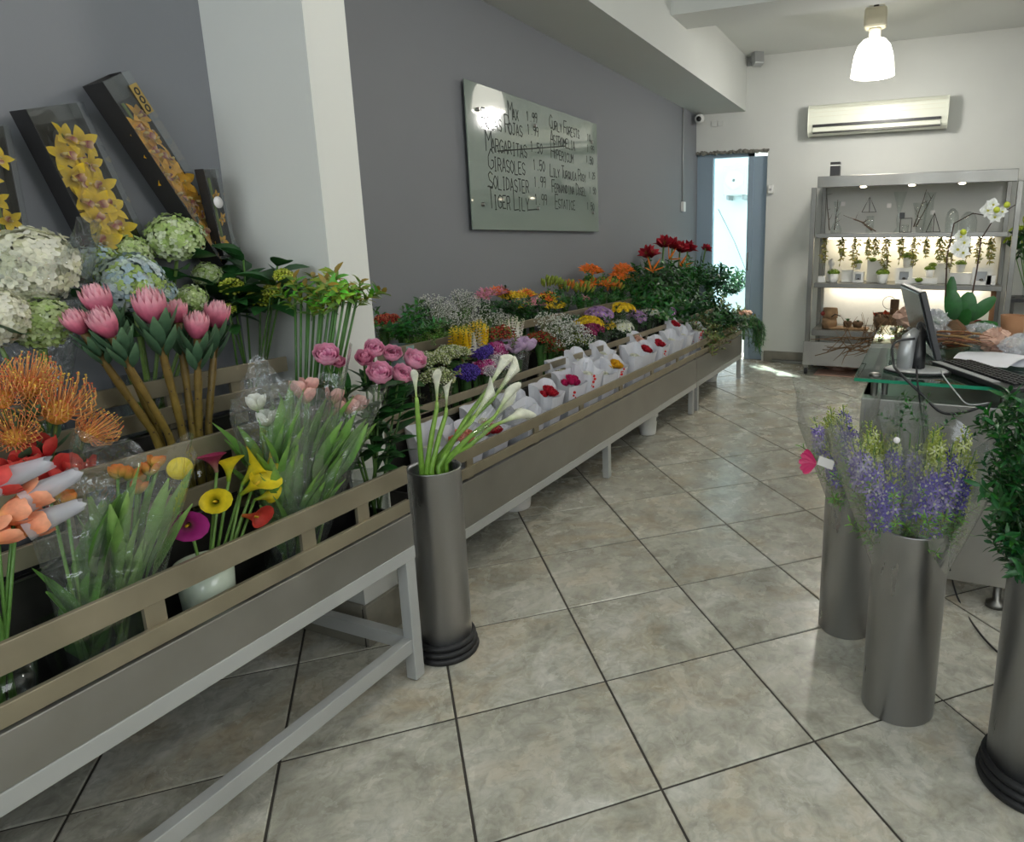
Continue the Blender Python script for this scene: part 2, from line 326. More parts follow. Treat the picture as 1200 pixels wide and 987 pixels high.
# outside the door: alley wall, ground, an outdoor unit and wires
solo('alley_wall', B(-5, 9.6, 0, 1.5, 9.75, 4.2), 'outside_wall', 'white sunlit alley wall seen through the back doorway', 'wall', smooth=False)
struct('trim_4', B(-5, YB+.2, -.1, 1.5, 9.6, 0), 'outside_ground')
ac = thing('outdoor_unit', (-2.46, 9.4, 1.86), 'pale outdoor air unit hanging on the alley wall beyond the glass door', 'air unit')
part('casing', B(-2.62, 9.3, 1.92, -2.3, 9.6, 2.3), 'white_plastic', ac, bevel=.01)
part('fan_grille', MB().lathe([(.13, 0), (.12, .02), (.02, .03)], 20), 'outside_wall', ac, Matrix.Translation((-2.46, 9.30, 2.11)) @ Matrix.Rotation(PI/2, 4, 'X'))
for x in (-2.58, -2.36): part('bracket', B(x, 9.35, 1.86, x+.03, 9.6, 1.92), 'silver_plastic', ac, smooth=False)
solo('cable', MB().tube([(-2.75, 9.55, 1.75), (-2.5, 9.53, 1.3), (-2.25, 9.5, .75), (-2.1, 9.5, .5)], .008), 'silver_plastic', 'thin slack cable crossing the alley wall outside the door', 'cable')
# ================================================================== WALL THINGS
# ---- handwriting: a small stroke alphabet
GL = {'A': '0,0 2,6 4,0|1,2 3,2', 'B': '0,0 0,6 3,5 3,4 0,3 4,2 3,0 0,0', 'C': '4,5 2,6 0,4 0,2 2,0 4,1', 'D': '0,0 0,6 3,5 4,3 3,1 0,0', 'E': '4,6 0,6 0,0 4,0|0,3 3,3',
 'F': '4,6 0,6 0,0|0,3 3,3', 'G': '4,5 2,6 0,4 0,1 2,0 4,1 4,3 2,3', 'H': '0,0 0,6|4,0 4,6|0,3 4,3', 'I': '1,6 3,6|2,6 2,0|1,0 3,0', 'J': '1,6 4,6|3,6 3,1 1,0 0,1', 'L': '0,6 0,0 4,0',
 'M': '0,0 0,6 2,3 4,6 4,0', 'N': '0,0 0,6 4,0 4,6', 'O': '2,0 0,2 0,4 2,6 4,4 4,2 2,0', 'P': '0,0 0,6 3,6 4,4 3,3 0,3', 'Q': '2,0 0,2 0,4 2,6 4,4 4,2 2,0|2,2 4,0', 'R': '0,0 0,6 3,6 4,4 3,3 0,3|2,3 4,0',
 'S': '4,5 2,6 0,5 1,3 4,2 3,0 0,1', 'T': '0,6 4,6|2,6 2,0', 'U': '0,6 0,1 2,0 4,1 4,6', 'V': '0,6 2,0 4,6', 'W': '0,6 1,0 2,4 3,0 4,6', 'X': '0,0 4,6|0,6 4,0', 'Y': '0,6 2,3 4,6|2,3 2,0', 'Z': '0,6 4,6 0,0 4,0', 'K': '0,0 0,6|4,6 0,3 4,0',
 '0': '2,0 0,2 0,4 2,6 4,4 4,2 2,0', '1': '1,5 2,6 2,0', '2': '0,5 2,6 4,4 0,0 4,0', '5': '4,6 0,6 0,3 3,4 4,2 2,0 0,1', '9': '4,4 2,3 0,4 1,6 4,6 4,3 3,0', '6': '4,6 1,4 0,2 2,0 4,1 3,3 0,2', '.': '2,0 2,.6', '$': '4,5 2,6 0,5 1,3 4,2 3,0 0,1|2,7 2,-1'}
def writing(mb, txt, o, du, dv, hgt, r, first=1.0, aspect=.62, slope=0.):
    """strokes of hgt height from point o along du (writing direction) and dv (up)"""
    o = V(o); du = V(du).normalized(); dv = V(dv).normalized(); nrm = du.cross(dv); x = 0
    for i, ch in enumerate(txt):
        k = hgt*(first if i == 0 or txt[i-1] == ' ' else 1)/6
        if ch in GL:
            jy = rnd.uniform(-.04, .04)*hgt
            for st_ in GL[ch].split('|'):
                P = [tuple(map(float, q.split(','))) for q in st_.split()]
                pts = [o+du*(x+(a+rnd.uniform(-.2, .2))*k*aspect*1.1)+dv*((b+rnd.uniform(-.2, .2))*k+jy+slope*x) for a, b in P]
                for p, q in zip(pts, pts[1:]):
                    d_ = (q-p); s_ = d_.cross(nrm).normalized()*r if d_.length > 1e-6 else dv*r
                    a_ = [mb.av(z) for z in (p-s_, p+s_, q+s_, q-s_)]; mb.af(*a_)
        x += (4*aspect*1.1+1.2*aspect)*hgt/6*(1.15 if i == 0 else 1) if ch != ' ' else .4*hgt
# ---- glass price board
bx = XL+.035
tl, tr, bl, br = atx(543.2, 92.8, bx), atx(699.6, 144.9, bx), atx(554.7, 268.5, bx), atx(701.5, 272.1, bx)
y0, y1, z0, z1 = (tl.y+bl.y)/2, (tr.y+br.y)/2, (bl.z+br.z)/2, (tl.z+tr.z)/2
bd = thing('price_board', (XL, (y0+y1)/2, z0), 'greenish glass price board handwritten in marker, fixed to the grey wall', 'board')
part('glass_sheet', B(bx-.008, y0, z0, bx, y1, z1), 'board_glass', bd, bevel=.002)
for yy in (y0+.10, (y0+y1)/2-.1, y1-.1):
    for zz in (z1-.14, z0+.14): part('standoff', MB().lathe([(.011, -.03), (.011, .012), (.001, .013)], 12), 'steel', bd, Matrix.Translation((bx, yy, zz)) @ Matrix.Rotation(PI/2, 4, 'Y'))
def line(txt, px, py, h, slope=0, price=None, ppx=None, ppy=None, first=1.5):
    p = atx(px, py, bx+.001); mb = MB(); writing(mb, txt, p, (0, 1, 0), (0, 0, 1), h, .0036, first=first, slope=slope)
    if price: q = atx(ppx, ppy, bx+.001); writing(mb, price, q, (0, 1, 0), (0, 0, 1), h*.85, .0036, slope=slope)
    part('handwriting', mb, 'black_ink', bd, smooth=False, kind='stuff')
line('MAX', 596, 139, .065, 0, '1.99', 617, 141); line('ROSAS ROJAS', 565, 149, .068, 0, '1.99', 618, 157)
line('MARGARITAS', 570, 176, .075, 0, '1.50', 622, 178); line('GIRASOLES', 573, 199, .075, 0, '1.50', 625, 199)
line('SOLIDASTER', 573, 221, .075, 0, '1.99', 626, 219, first=1.3); line('TIGER LILY', 573, 244, .078, 0, '1.99', 627, 240)
line('CURLY FORESTS', 644, 151, .058, -.03, '10', 688, 165); line('ASTROMELIA', 645, 168, .06, -.03, '1.99', 688, 178)
line('HYPERICUM', 646, 185, .06, -.03, '1.50', 687, 191); line('LILY TURQUIA POSY', 645, 207, .055, 0, '1.25', 690, 209)
line('FERNANDINA DOSEL', 647, 225, .055, 0, '1.50', 691, 227); line('ESTATICE', 651, 244, .062, 0, '1.50', 688, 246)
for a, b_, c_, d_ in ((583, 178, 663, 172), (619, 247, 632, 246)):
    p, q = atx(a, b_, bx+.001), atx(c_, d_, bx+.001); mb = MB(); k = [mb.av(z) for z in (p, q, q+V((0, 0, .008)), p+V((0, 0, .008)))]; mb.af(*k); part('marker_line', mb, 'black_ink', bd, smooth=False)
# ---- conduit and socket box on the grey wall near the door
p0, p1 = atx(798, 125, XL+.01), atx(800, 240, XL+.01)
cd = thing('cable_conduit', (XL, p1.y, p1.z-.03), 'thin grey cable conduit running down the grey wall to a small white switch box', 'conduit')
part('pipe', MB().tube([(XL+.01, p1.y, 2.63), (XL+.01, p1.y, p1.z)], .008), 'silver_plastic', cd)
part('switch_box', B(XL, p1.y-.03, p1.z-.07, XL+.035, p1.y+.03, p1.z+.03), 'white_plastic', cd, bevel=.005)
# ---- surveillance camera in the corner
c = thing('security_camera', (-2.2, 7.1, 2.5), 'small white round security camera under the soffit beside the grey wall', 'camera')
q = aty(819, 140, 7.15); W[c] = Matrix.Translation(q); c.matrix_basis = W[c]
part('housing', MB().tube([q+V((-.02, .14, .05)), q+V((0, .05, .02)), q+V((.01, -.03, 0))], [.03, .045, .045], 14), 'white_plastic', c)
part('lens', MB().tube([q+V((.01, -.028, 0)), q+V((.0115, -.042, -.001))], .026, 14), 'black_plastic', c)
part('bracket', MB().tube([q+V((-.02, .14, .05)), q+V((-.03, .18, .05))], .018, 8), 'white_plastic', c)
# ---- wall speaker high in the corner
q = aty(888, 68, 7.2)
c = thing('wall_speaker', q-V((0, 0, .07)), 'small silver box speaker on a swivel bracket high in the wall corner', 'speaker')
part('cabinet', B(-.05, -.05, -.07, .05, .05, .07), 'silver_plastic', c, Matrix.Translation(q) @ Matrix.Rotation(.6, 4, 'Z') @ Matrix.Rotation(-.2, 4, 'X'), bevel=.008)
part('bracket', MB().tube([q+V((-.03, .02, 0)), q+V((-.1, .13, 0))], .012, 8), 'silver_plastic', c)
part('wall_plate', B(q.x-.14, YB-.015, q.z-.04, q.x-.06, YB, q.z+.04), 'silver_plastic', c, bevel=.003)
# ---- blank socket plates and alarm by the door
q = aty(841, 145, YB)
sp = thing('socket_plate', q, 'faint white double blank plate on the white wall above the door', 'plate')
for i in (-1, 1): part('cover', B(q.x+i*.035-.03, YB-.012, q.z-.03, q.x+i*.035+.03, YB, q.z+.03), 'white_paint', sp, bevel=.003)
q = aty(904, 222, YB)
c = thing('alarm_sensor', q-V((0, 0, .05)), 'small white alarm sensor on the wall right of the door opening', 'sensor')
part('cover', B(q.x-.03, YB-.05, q.z-.045, q.x+.03, YB, q.z+.045), 'white_plastic', c, bevel=.01); part('button', MB().ball((q.x, YB-.05, q.z), .012), 'silver_plastic', c)
# ---- air conditioner
a0, a1 = aty(947.5, 123, 7.12), aty(1113.5, 109, 7.12); a2 = aty(951, 159, 7.12)
x0, x1, zt, zb = a0.x, a1.x, (a0.z+a1.z)/2, a2.z
c = thing('air_conditioner', ((x0+x1)/2, YB-.1, zb), 'long cream white split air conditioner mounted on the back wall', 'air conditioner')
mb = MB(); prof = [(YB, zb+.02), (7.19, zb), (7.135, zb+.03), (7.115, zb+.10), (7.115, zt-.05), (7.15, zt-.01), (7.19, zt), (YB, zt)]
A = [mb.av((x0, y, z)) for y, z in prof]; Bq = [mb.av((x1, y, z)) for y, z in prof]
for i in range(len(prof)): j = (i+1) % len(prof); mb.af(A[i], Bq[i], Bq[j], A[j])
mb.af(*A[::-1]); mb.af(*Bq); part('casing', mb, 'ac_plastic', c, smooth=False, bevel=.008)
part('air_outlet', B(x0+.05, 7.105, zb+.075, x1-.06, 7.12, zb+.098), 'black_plastic', c, smooth=False)
part('louver', B(x0+.05, 7.112, zb+.030, x1-.06, 7.128, zb+.066), 'ac_plastic', c, bevel=.003)
part('lower_slot', B(x0+.05, 7.125, zb+.018, x1-.06, 7.15, zb+.028), 'dark_steel', c, smooth=False)
part('badge', B((x0+x1)/2-.02, 7.108, zb+.15, (x0+x1)/2+.02, 7.115, zb+.16), 'silver_plastic', c, smooth=False)
for k in range(3): part('seam', B(x0+.03, 7.112, zb+.17+k*.04, x1-.03, 7.116, zb+.172+k*.04), 'cream_plastic', c, smooth=False)
# ---- hanging lamps (the one in view and unseen ones added to light the room)
def lamp(x, y, label, power=44):
    t = thing('pendant_lamp', (x, y, ZC-.56), label, 'lamp', 'bell shaped ceiling lamps')
    part('ceiling_plate', B(-.06, -.05, -.02, .06, .05, 0), 'cream_plastic', t, Matrix.Translation((x, y, ZC)), bevel=.004)
    part('stem', MB().tube([(x, y, ZC-.02), (x, y, ZC-.05)], .02, 10), 'dark_steel', t)
    part('ballast_box', MB().box(-.085, -.06, -.20, .085, .06, -.05), 'cream_plastic', t, Matrix.Translation((x, y, ZC)), bevel=.02)
    part('neck', MB().lathe([(.045, -.28), (.045, -.2), (.05, -.21)], 16), 'cream_plastic', t, Matrix.Translation((x, y, ZC)))
    sh = part('lamp_shade', MB().lathe([(.05, -.27), (.09, -.285), (.125, -.325), (.148, -.39), (.160, -.46), (.168, -.54), (.172, -.552), (.160, -.548), (.150, -.46), (.12, -.34), (.05, -.29)], 32), 'lamp_glass', t, Matrix.Translation((x, y, ZC)))
    l = D.lights.new('bulb', 'POINT'); l.energy = power; l.color = (1, .97, .92); l.shadow_soft_size = .1; lo_ = D.objects.new('bulb', l); reg(lo_, Matrix.Translation((x, y, ZC-.62)), t)
    return t
lamp(-.49, 6.1, 'glowing white bell shaped lamp hanging from the ceiling near the back wall')
for xx, yy, w_ in ((-.49, 2.4, 'in the middle of the room'), (1.5, 4.3, 'over the desk side'), (.9, .4, 'behind the viewer')): lamp(xx, yy, 'added unseen white bell shaped ceiling lamp '+w_, 22)
# ================================================================== FLOWER STANDS
def rail_pair(t, x, y0_, y1_, zs, posts):
    for zl, zh in zs: part('rail', B(x-.006, y0_, zl, x+.006, y1_, zh), 'rail_steel', t, bevel=.0015)
    for y in posts: part('rail_post', B(x-.016, y-.02, zs[0][0]-.05, x-.006, y+.02, zs[-1][1]-.005), 'rail_steel', t, smooth=False)
def stand(loc, label, xf, xb, y0_, y1_, tiers, legs, band, rails, posts, leg_zone, strut=False, back_rails=None):
    t = thing('flower_stand', loc, label, 'stand')
    (bz0, bz1) = band; n = len(tiers)
    part('front_panel', B(xf-.012, y0_, bz0, xf, y1_, bz1), 'band_steel', t, bevel=.002)
    part('front_ledge', B(xf-.035, y0_, bz1-.006, xf-.012, y1_, bz1-.001), 'steel', t, smooth=False)
    part('frame_rail', B(xf-.035, y0_, bz0-.04, xf+.002, y1_, bz0), 'frame_paint', t, bevel=.002)
    part('frame_rail', B(xb, y0_, bz0-.04, xb+.035, y1_, bz0), 'frame_paint', t, bevel=.002)
    part('frame_rail', B(xb, y0_, bz0-.04, xf, y0_+.035, bz0), 'frame_paint', t, bevel=.002)
    part('frame_rail', B(xb, y1_-.035, bz0-.04, xf, y1_, bz0), 'frame_paint', t, bevel=.002)
    rail_pair(t, xf-.01, y0_, y1_, rails, posts)
    xs = [xf-.012]+[q[0] for q in tiers]+[xb]
    zf = [bz0+.03]+[q[1] for q in tiers]
    for i in range(n+1):
        part('trough_floor', B(xs[i+1], y0_+.005, zf[i]-.012, xs[i]-.002, y1_-.005, zf[i]), 'dark_steel', t, smooth=False)
        if i < n:
            x, z, (pz, rr) = tiers[i]
            part('riser_panel', B(x, y0_+.003, zf[i]-.01, x+.01, y1_-.003, pz), 'dark_steel', t, smooth=False)
            part('riser_lip', B(x-.004, y0_+.003, pz-.004, x+.016, y1_-.003, pz), 'steel', t, smooth=False)
            rail_pair(t, x+.02, y0_+.003, y1_-.003, rr, posts)
    for yy in (y0_, y1_-.01): 
        mb = MB(); P = [(xf-.012, bz0), (xf-.012, bz1)]
        for i in range(n): P += [(tiers[i][0], P[-1][1]), (tiers[i][0], tiers[i][2][0])]
        P += [(xb, P[-1][1]), (xb, bz0)]
        for yk in (yy, yy+.008): 
            for x, z in P: mb.av((x, yk, z))
        m_ = len(P); 
        for i in range(m_): j = (i+1) % m_; mb.af(i, j, m_+j, m_+i)
        mb.af(*range(m_)); mb.af(*range(2*m_-1, m_-1, -1)); part('end_panel', mb, 'dark_steel', t, smooth=False)
    for y in legs:
        for x in (xf-.038, xb): part('leg', B(x, y, .004, x+.038, y+.038, bz0-.03), 'frame_paint', t, bevel=.002)
    if strut:
        y = legs[0]
        part('stretcher', B(xf-.036, y0_, .10, xf-.004, y, .145), 'frame_paint', t, bevel=.002)
        part('stretcher', B(xb+.03, y+.003, .10, xf-.036, y+.035, .145), 'frame_paint', t, bevel=.002)
    return t
stand((-1.7, .6, 0), 'grey steel three-tier flower stand in the left foreground before the white column', -1.35, XN+.002, -.35, 1.465,
      [(-1.58, .62, (.70, [(.72, .765), (.83, .88)])), (-1.81, .78, (.855, [(.87, .915), (.945, .99)]))], [1.425, -.3], (.44, .54), [(.545, .585), (.635, .69)], [-.2, .75, 1.12, 1.3], None, strut=True)
stand((-1.95, 3.3, 0), 'long grey steel flower stand along the grey wall behind the standing lily bucket', -1.56, XL+.002, 1.82, 4.885,
      [(-1.83, .50, (.60, [(.61, .635), (.655, .69)])), (-2.10, .66, (.76, [(.77, .80), (.84, .885)]))], [1.83, 3.27, 4.80], (.24, .425), [(.435, .475), (.505, .55)], [2.05, 2.55, 3.0, 3.5, 4.0, 4.5], None)
stand((-1.95, 5.6, 0), 'far grey steel flower stand under the dark foliage beside the back door', -1.56, XL+.002, 4.90, 6.32,
      [(-1.83, .50, (.60, [(.61, .635), (.655, .69)])), (-2.10, .66, (.76, [(.77, .80), (.84, .885)]))], [4.92, 6.27], (.24, .425), [(.435, .475), (.505, .55)], [5.1, 5.6, 6.1], None)
# white buckets under the long stand
def handle_bucket(x, y, r, h, label, upside=False):
    t = thing('plastic_bucket', (x, y, 0), label, 'bucket')
    part('tub', MB().lathe([(0, .01), (r*.8, .0), (r*.82, .01), (r, h), (r*1.05, h), (r*1.05, h-.03), (r*.99, h-.035)], 24), 'pot_white', t, Matrix.Translation((x, y, .0)))
    part('handle', MB().tube([(x+math.cos(a)*r, y, h-.02-abs(math.sin(a))*.1) for a in [PI*k/10 for k in range(11)]], .004, 5), 'steel', t)
p = atz(601, 596, .06); handle_bucket(p.x-.09, p.y+.15, .10, .17, 'white plastic bucket half hidden under the near end of the long stand')
p = atz(758, 509, 0.0); handle_bucket(p.x, p.y+.02, .07, .16, 'pale plastic bucket under the far half of the long stand')
p = atz(832, 447, 0.0); handle_bucket(p.x, p.y+.02, .07, .12, 'pale plastic bucket under the stand beside the back door')
# white board standing on the floor under the near stand
# ================================================================== STEEL FLOOR BUCKETS
def tall_bucket(x, y, r, h, label, ring=False):
    t = thing('steel_bucket', (x, y, 0), label, 'bucket'); T = Matrix.Translation((x, y, 0)); b0 = .0 if not ring else .006
    part('cylinder', MB().lathe([(0, b0+.003), (r-.004, b0), (r, b0+.004), (r, h-.002), (r+.002, h), (r-.006, h), (r-.007, h-.01), (r-.007, h-.22), (0, h-.22)], 48), 'bucket_steel', t, T)
    if ring:
        for k in range(3): part('rubber_ring', MB().lathe([(r*.95, .002+k*.021), (r+.010+.004*(2-k), .002+k*.021), (r+.013+.004*(2-k), .011+k*.021), (r+.010+.004*(2-k), .020+k*.021), (r*.95, .021+k*.021)], 48), 'rubber', t, T)
    return t
tall_bucket(-1.372, 1.602, .083, .64, 'tall steel bucket with a black rubber foot between the two stands, holding white callas', True)
tall_bucket(.028, 1.868, .099, .565, 'tall steel bucket standing frontmost by the desk, holding the large delphinium bouquet')
tall_bucket(-.155, 2.235, .092, .565, 'tall steel bucket partly hidden behind the front one by the desk')
tall_bucket(.352, 1.69, .108, .60, 'tall steel bucket with black rubber foot at the right edge of the picture', True)
# ================================================================== DESK
GX0, GY0, GZ = -.195, 2.48, .84
t = thing('service_desk', (.9, 3.1, 0), 'brushed steel service desk with a raised glass top at the right', 'desk')
part('body', B(-.17, 2.50, .11, 2.0, 2.56, .765), 'band_steel', t, bevel=.004)
part('side_panel', B(-.17, 2.56, .11, -.13, 4.0, .765), 'band_steel', t, bevel=.004)
part('counter', B(-.17, 2.56, .72, 2.0, 4.0, .765), 'band_steel', t, bevel=.004)
part('glass_top', B(GX0, GY0, GZ-.01, 2.05, 4.10, GZ), 'table_glass', t, smooth=False)
for a_ in ((GX0, GY0-.0015, GZ-.011, 2.05, GY0, GZ+.001), (GX0-.0015, GY0, GZ-.011, GX0, 4.1, GZ+.001)): part('glass_edge', B(*a_), 'green_glass_edge', t, smooth=False)
for x, y in ((-.13, 2.56), (-.12, 3.95), (.3, 2.60), (.9, 2.6), (.9, 3.9)):
    so = part('standoff', MB().lathe([(.012, .765), (.012, GZ-.01)], 12), 'steel', t, Matrix.Translation((x, y, 0)))
    if (x, y) == (-.13, 2.56): part('standoff', MB().lathe([(.012, .765), (.012, GZ-.01)], 12), 'steel', t, Matrix.Translation((x+.035, y+.03, 0)))
    part('screw_cap', MB().lathe([(.022, GZ+.001), (.022, GZ+.005), (.015, GZ+.009), (0, GZ+.009)], 16), 'steel', t, Matrix.Translation((x, y, 0)))
for x in (-.1, .345, 1.9):
    for y in (2.57, 3.8): part('foot', MB().lathe([(.035, .003), (.035, .02), (.014, .03), (.014, .112)], 14, cap0=True), 'steel', t, Matrix.Translation((x, y, 0)))
# ---- monitor seen from its edge and back
m0 = V((.045, 2.72, GZ))
t = thing('computer_monitor', (-.0, 2.70, GZ), 'flat black and silver computer monitor turned away on the glass desk', 'monitor')
# panel spans two slanted planes; measured corners
pts = {'tl': aty(1055, 333, 3.02), 'tr': aty(1078, 343, 2.62), 'br': aty(1097, 424, 2.60), 'bl': aty(1078, 398, 3.0)}
u_ = (pts['tl']-pts['tr']); dn = (pts['br']-pts['tr']); nb = u_.cross(dn).normalized()
if nb.x > 0: nb = -nb
mb = MB().obox(pts['tr'], u_, dn, -nb*.022)
part('screen_housing', mb, 'black_plastic', t, bevel=.004)
part('back_cover', MB().obox(pts['tr']+u_*.03+dn*.02, u_*.94, dn*.94, nb*.004), 'screen', t, bevel=.003)
cx_, cy_ = .012, 2.70
part('stand_base', MB().lathe([(0, 0), (.11, 0), (.115, .006), (.10, .014), (.02, .022), (0, .022)], 32, fl=.7), 'silver_plastic', t, Matrix.Translation((.01, 2.68, GZ+.001)))
part('base_ring', MB().lathe([(.112, 0), (.119, .003), (.117, .009), (.112, .008)], 32, fl=.7), 'black_plastic', t, Matrix.Translation((.01, 2.68, GZ+.001)))
part('stand_neck', MB().tube([(.01, 2.66, GZ+.01), (.012, 2.67, GZ+.07), (.01, 2.69, GZ+.14), (.018, 2.73, GZ+.17)], [.028, .026, .022, .02], 10), 'black_plastic', t)
mbn = MB(); mbn.tube([(-.03, 2.66, GZ+.01), (-.032, 2.66, GZ+.08), (-.025, 2.67, GZ+.125), (-.0, 2.69, GZ+.15)], [.032, .031, .028, .02], 12)
part('neck_cover', mbn, 'silver_plastic', t)
# ---- keyboard
k = thing('keyboard', (.22, 2.7, GZ), 'black computer keyboard with a silver palm rest on the glass desk', 'keyboard')
ka, kb = atz(1092, 424, GZ+.02), atz(1158, 447, GZ+.02); kd = (kb-ka); kl = kd.length; kd.normalize(); kn = V((0, 0, 1)).cross(kd)
if kn.y < 0: kn = -kn
kw = .17
part('base', MB().obox(ka-V((0, 0, .018)), kd*kl*1.28, kn*kw, (0, 0, .018)), 'black_plastic', k, bevel=.004)
part('palm_rest', MB().obox(ka+kn*.002, kd*kl*1.05, kn*.03, (0, 0, .002)), 'silver_plastic', k, smooth=False)
kb_me = MB().box(-.008, -.008, 0, .008, .008, .007).data('key', 'black_plastic', smooth=False)
for i in range(20):
    for j in range(5):
        p = ka+kd*(.016+i*(kl*1.25-.02)/20)+kn*(.05+j*.024); part('key', kb_me, '', k, Matrix.Translation(p) @ Matrix.Rotation(math.atan2(kd.y, kd.x), 4, 'Z'))
# ---- mouse
q = atz(1090, 413, GZ); mb = MB().ball((0, 0, 0), .05, 14, 8, sz=.45); solo('computer_mouse', mb, 'black_plastic', 'dark computer mouse behind the monitor foot', 'mouse', Mx=Matrix.Translation(q+V((0, .05, .022))))
# ---- paper sheets
def sheet(px, label, z=.004):
    P = [atz(a_, b_, GZ+z) for a_, b_ in px]; mb = MB(); n = 8
    for i in range(n+1):
        for j in range(n+1):
            u, v = i/n, j/n; a_ = P[0].lerp(P[1], u); b_ = P[3].lerp(P[2], u); q = a_.lerp(b_, v); mb.av(q+V((0, 0, .012*math.sin(u*PI)*(.5+v)+.004*math.sin(v*7+u*5))))
    for i in range(n):
        for j in range(n): a_ = i*(n+1)+j; mb.af(a_, a_+1, a_+n+2, a_+n+1)
    return solo('paper_sheet', mb, 'paper', label, 'paper')
sheet([(1117, 420), (1132, 411), (1225, 418), (1180, 432)], 'white curling paper sheet lying behind the keyboard', .02)
sheet([(1150, 425), (1165, 418), (1240, 421), (1215, 431)], 'second white sheet under the curling one at the right edge', .012)
# ---- cables
def wire(name, pts, r, m_, label, cat='cable'):
    P = [V(p) for p in pts]; out = []
    for i in range(len(P)-1):
        a_, b_, c_, d_ = P[max(i-1, 0)], P[i], P[i+1], P[min(i+2, len(P)-1)]
        for k in range(6):
            t_ = k/6; out.append(.5*((2*b_)+(c_-a_)*t_+(2*a_-5*b_+4*c_-d_)*t_*t_+(3*b_-a_-3*c_+d_)*t_**3))
    out.append(P[-1]); return solo(name, MB().tube(out, r, 6), m_, label, cat)
zz = GZ+.006
wire('black_cable', [aty(1072, 397, 2.62), aty(1048, 402, 2.60), aty(1047, 425, 2.56), aty(1053, 436, 2.48), aty(1080, 462, 2.462), aty(1103, 483, 2.463), aty(1130, 483, 2.463), aty(1160, 473, 2.463)], .005, 'black_plastic', 'thick black cable looping over the desk front from the monitor')
wire('black_cable', [aty(1074, 430, 2.60), aty(1075, 446, 2.47), aty(1078, 470, 2.46), aty(1083, 520, 2.46), aty(1083, 600, 2.48), aty(1108, 650, 2.46), atz(1122, 700, .01), atz(1148, 742, .008), atz(1175, 770, .008)], .0035, 'black_plastic', 'thin black cable hanging down the desk front to the floor')
wire('grey_cable', [aty(1103, 432, 2.58), aty(1105, 440, 2.47), aty(1122, 462, 2.462), aty(1135, 474, 2.462), aty(1160, 472, 2.463)], .0025, 'silver_plastic', 'thin grey cable hanging over the desk edge below the keyboard')
# ================================================================== FLOWER SHAPES (each built at the origin, looking up +Z)
UP = V((0, 0, 1))
def rad(a): return V((math.cos(a), math.sin(a), 0))
def fib(n, lo=-.2):
    for i in range(n):
        z = lo+(1-lo)*(i+.5)/n; a = i*2.399963; r = math.sqrt(max(0, 1-z*z)); yield V((r*math.cos(a), r*math.sin(a), z))
def tulip(c0, c1, c2, h=.055):
    mb = MB()
    for k in range(6):
        a = k*PI/3+(.5 if k % 2 else 0); o = rad(a); mb.blade(o*.003, o*.95+UP*.6, -o+UP*.5, h*1.3, h*.74, 1.42 if k % 2 else 1.28, .5, 'petal', 5, c0, c1, c2)
    return mb
def peony(c0, c1, c2, R=.042, inner=9):
    mb = MB()
    for j in range(5):
        f = 1-j*.18; n = inner-j
        for k in range(n):
            a = 2*PI*k/n+j*.9+rnd.uniform(-.2, .2); o = rad(a)
            mb.blade(o*.004+UP*(.002+j*.003), o*(1.0-j*.12)+UP*(.25+j*.12), -o+UP, R*1.55*f, R*(1.15-j*.1), 1.7+rnd.uniform(-.15, .2), .5, 'petal', 4, c0, c1, c2)
    for d in fib(14, .3):
        mb.blade(V((0, 0, .016))+d*R*.28, d+rad(rnd.random()*6)*.5, UP*.2-d, R*.6, R*.5, 1.2, .6, 'petal', 3, c1, c0, c2)
    return mb
def rose(c0, c1, R=.026):
    mb = MB()
    for j in range(4):
        n = 6-j
        for k in range(n):
            o = rad(2*PI*k/n+j); mb.blade(o*.002+UP*.003*j, o*(.9-.2*j)+UP*(.5+.2*j), -o+UP*.3, R*1.6*(1-.05*j), R*1.3*(1-.18*j), 1.3+.1*j, .5, 'petal', 3, c0, c0, c1)
    return mb
def protea():
    mb = MB()
    for j, (n, L, w, cu) in enumerate(((15, .066, .020, .95), (14, .072, .018, .8), (12, .070, .016, .6))):
        for k in range(n):
            o = rad(2*PI*k/n+j*.3); mb.blade(o*(.012-.002*j), o*(.72-.2*j)+UP*(1.0+.3*j), -o+UP*.3, L*(1+rnd.uniform(-.06, .06)), w, cu, .5, 'point', 5, (160, 70, 96), (222, 112, 142), (240, 190, 198))
    mb.ball((0, 0, .036), .018, 10, 6, (190, 110, 130), 1.2, .2); return mb
def pincushion():
    mb = MB()
    for d in fib(105, -.25):
        s_ = d*V((1, 1, 1)).length if False else d; p = V((d.x*.020, d.y*.020, d.z*.016+.018)); o = V((d.x, d.y, 0)); e = d*.75+V((0, 0, .25))
        L = .040+rnd.uniform(0, .012); q1 = p+e*L*.5; q2 = q1+(e+UP*.7)*L*.3; q3 = q2+(UP*.8-o*.35+e*.1)*L*.3
        mb.tube([p, q1, q2, q3], [.0011, .0010, .0009, .0006], 3, (240, 150, 92), (252, 204, 128), False)
        mb.oct(q3, .0022, (236, 120, 84) if rnd.random() < .5 else (250, 214, 96))
    mb.ball((0, 0, .018), .021, 10, 6, (232, 170, 70)); return mb
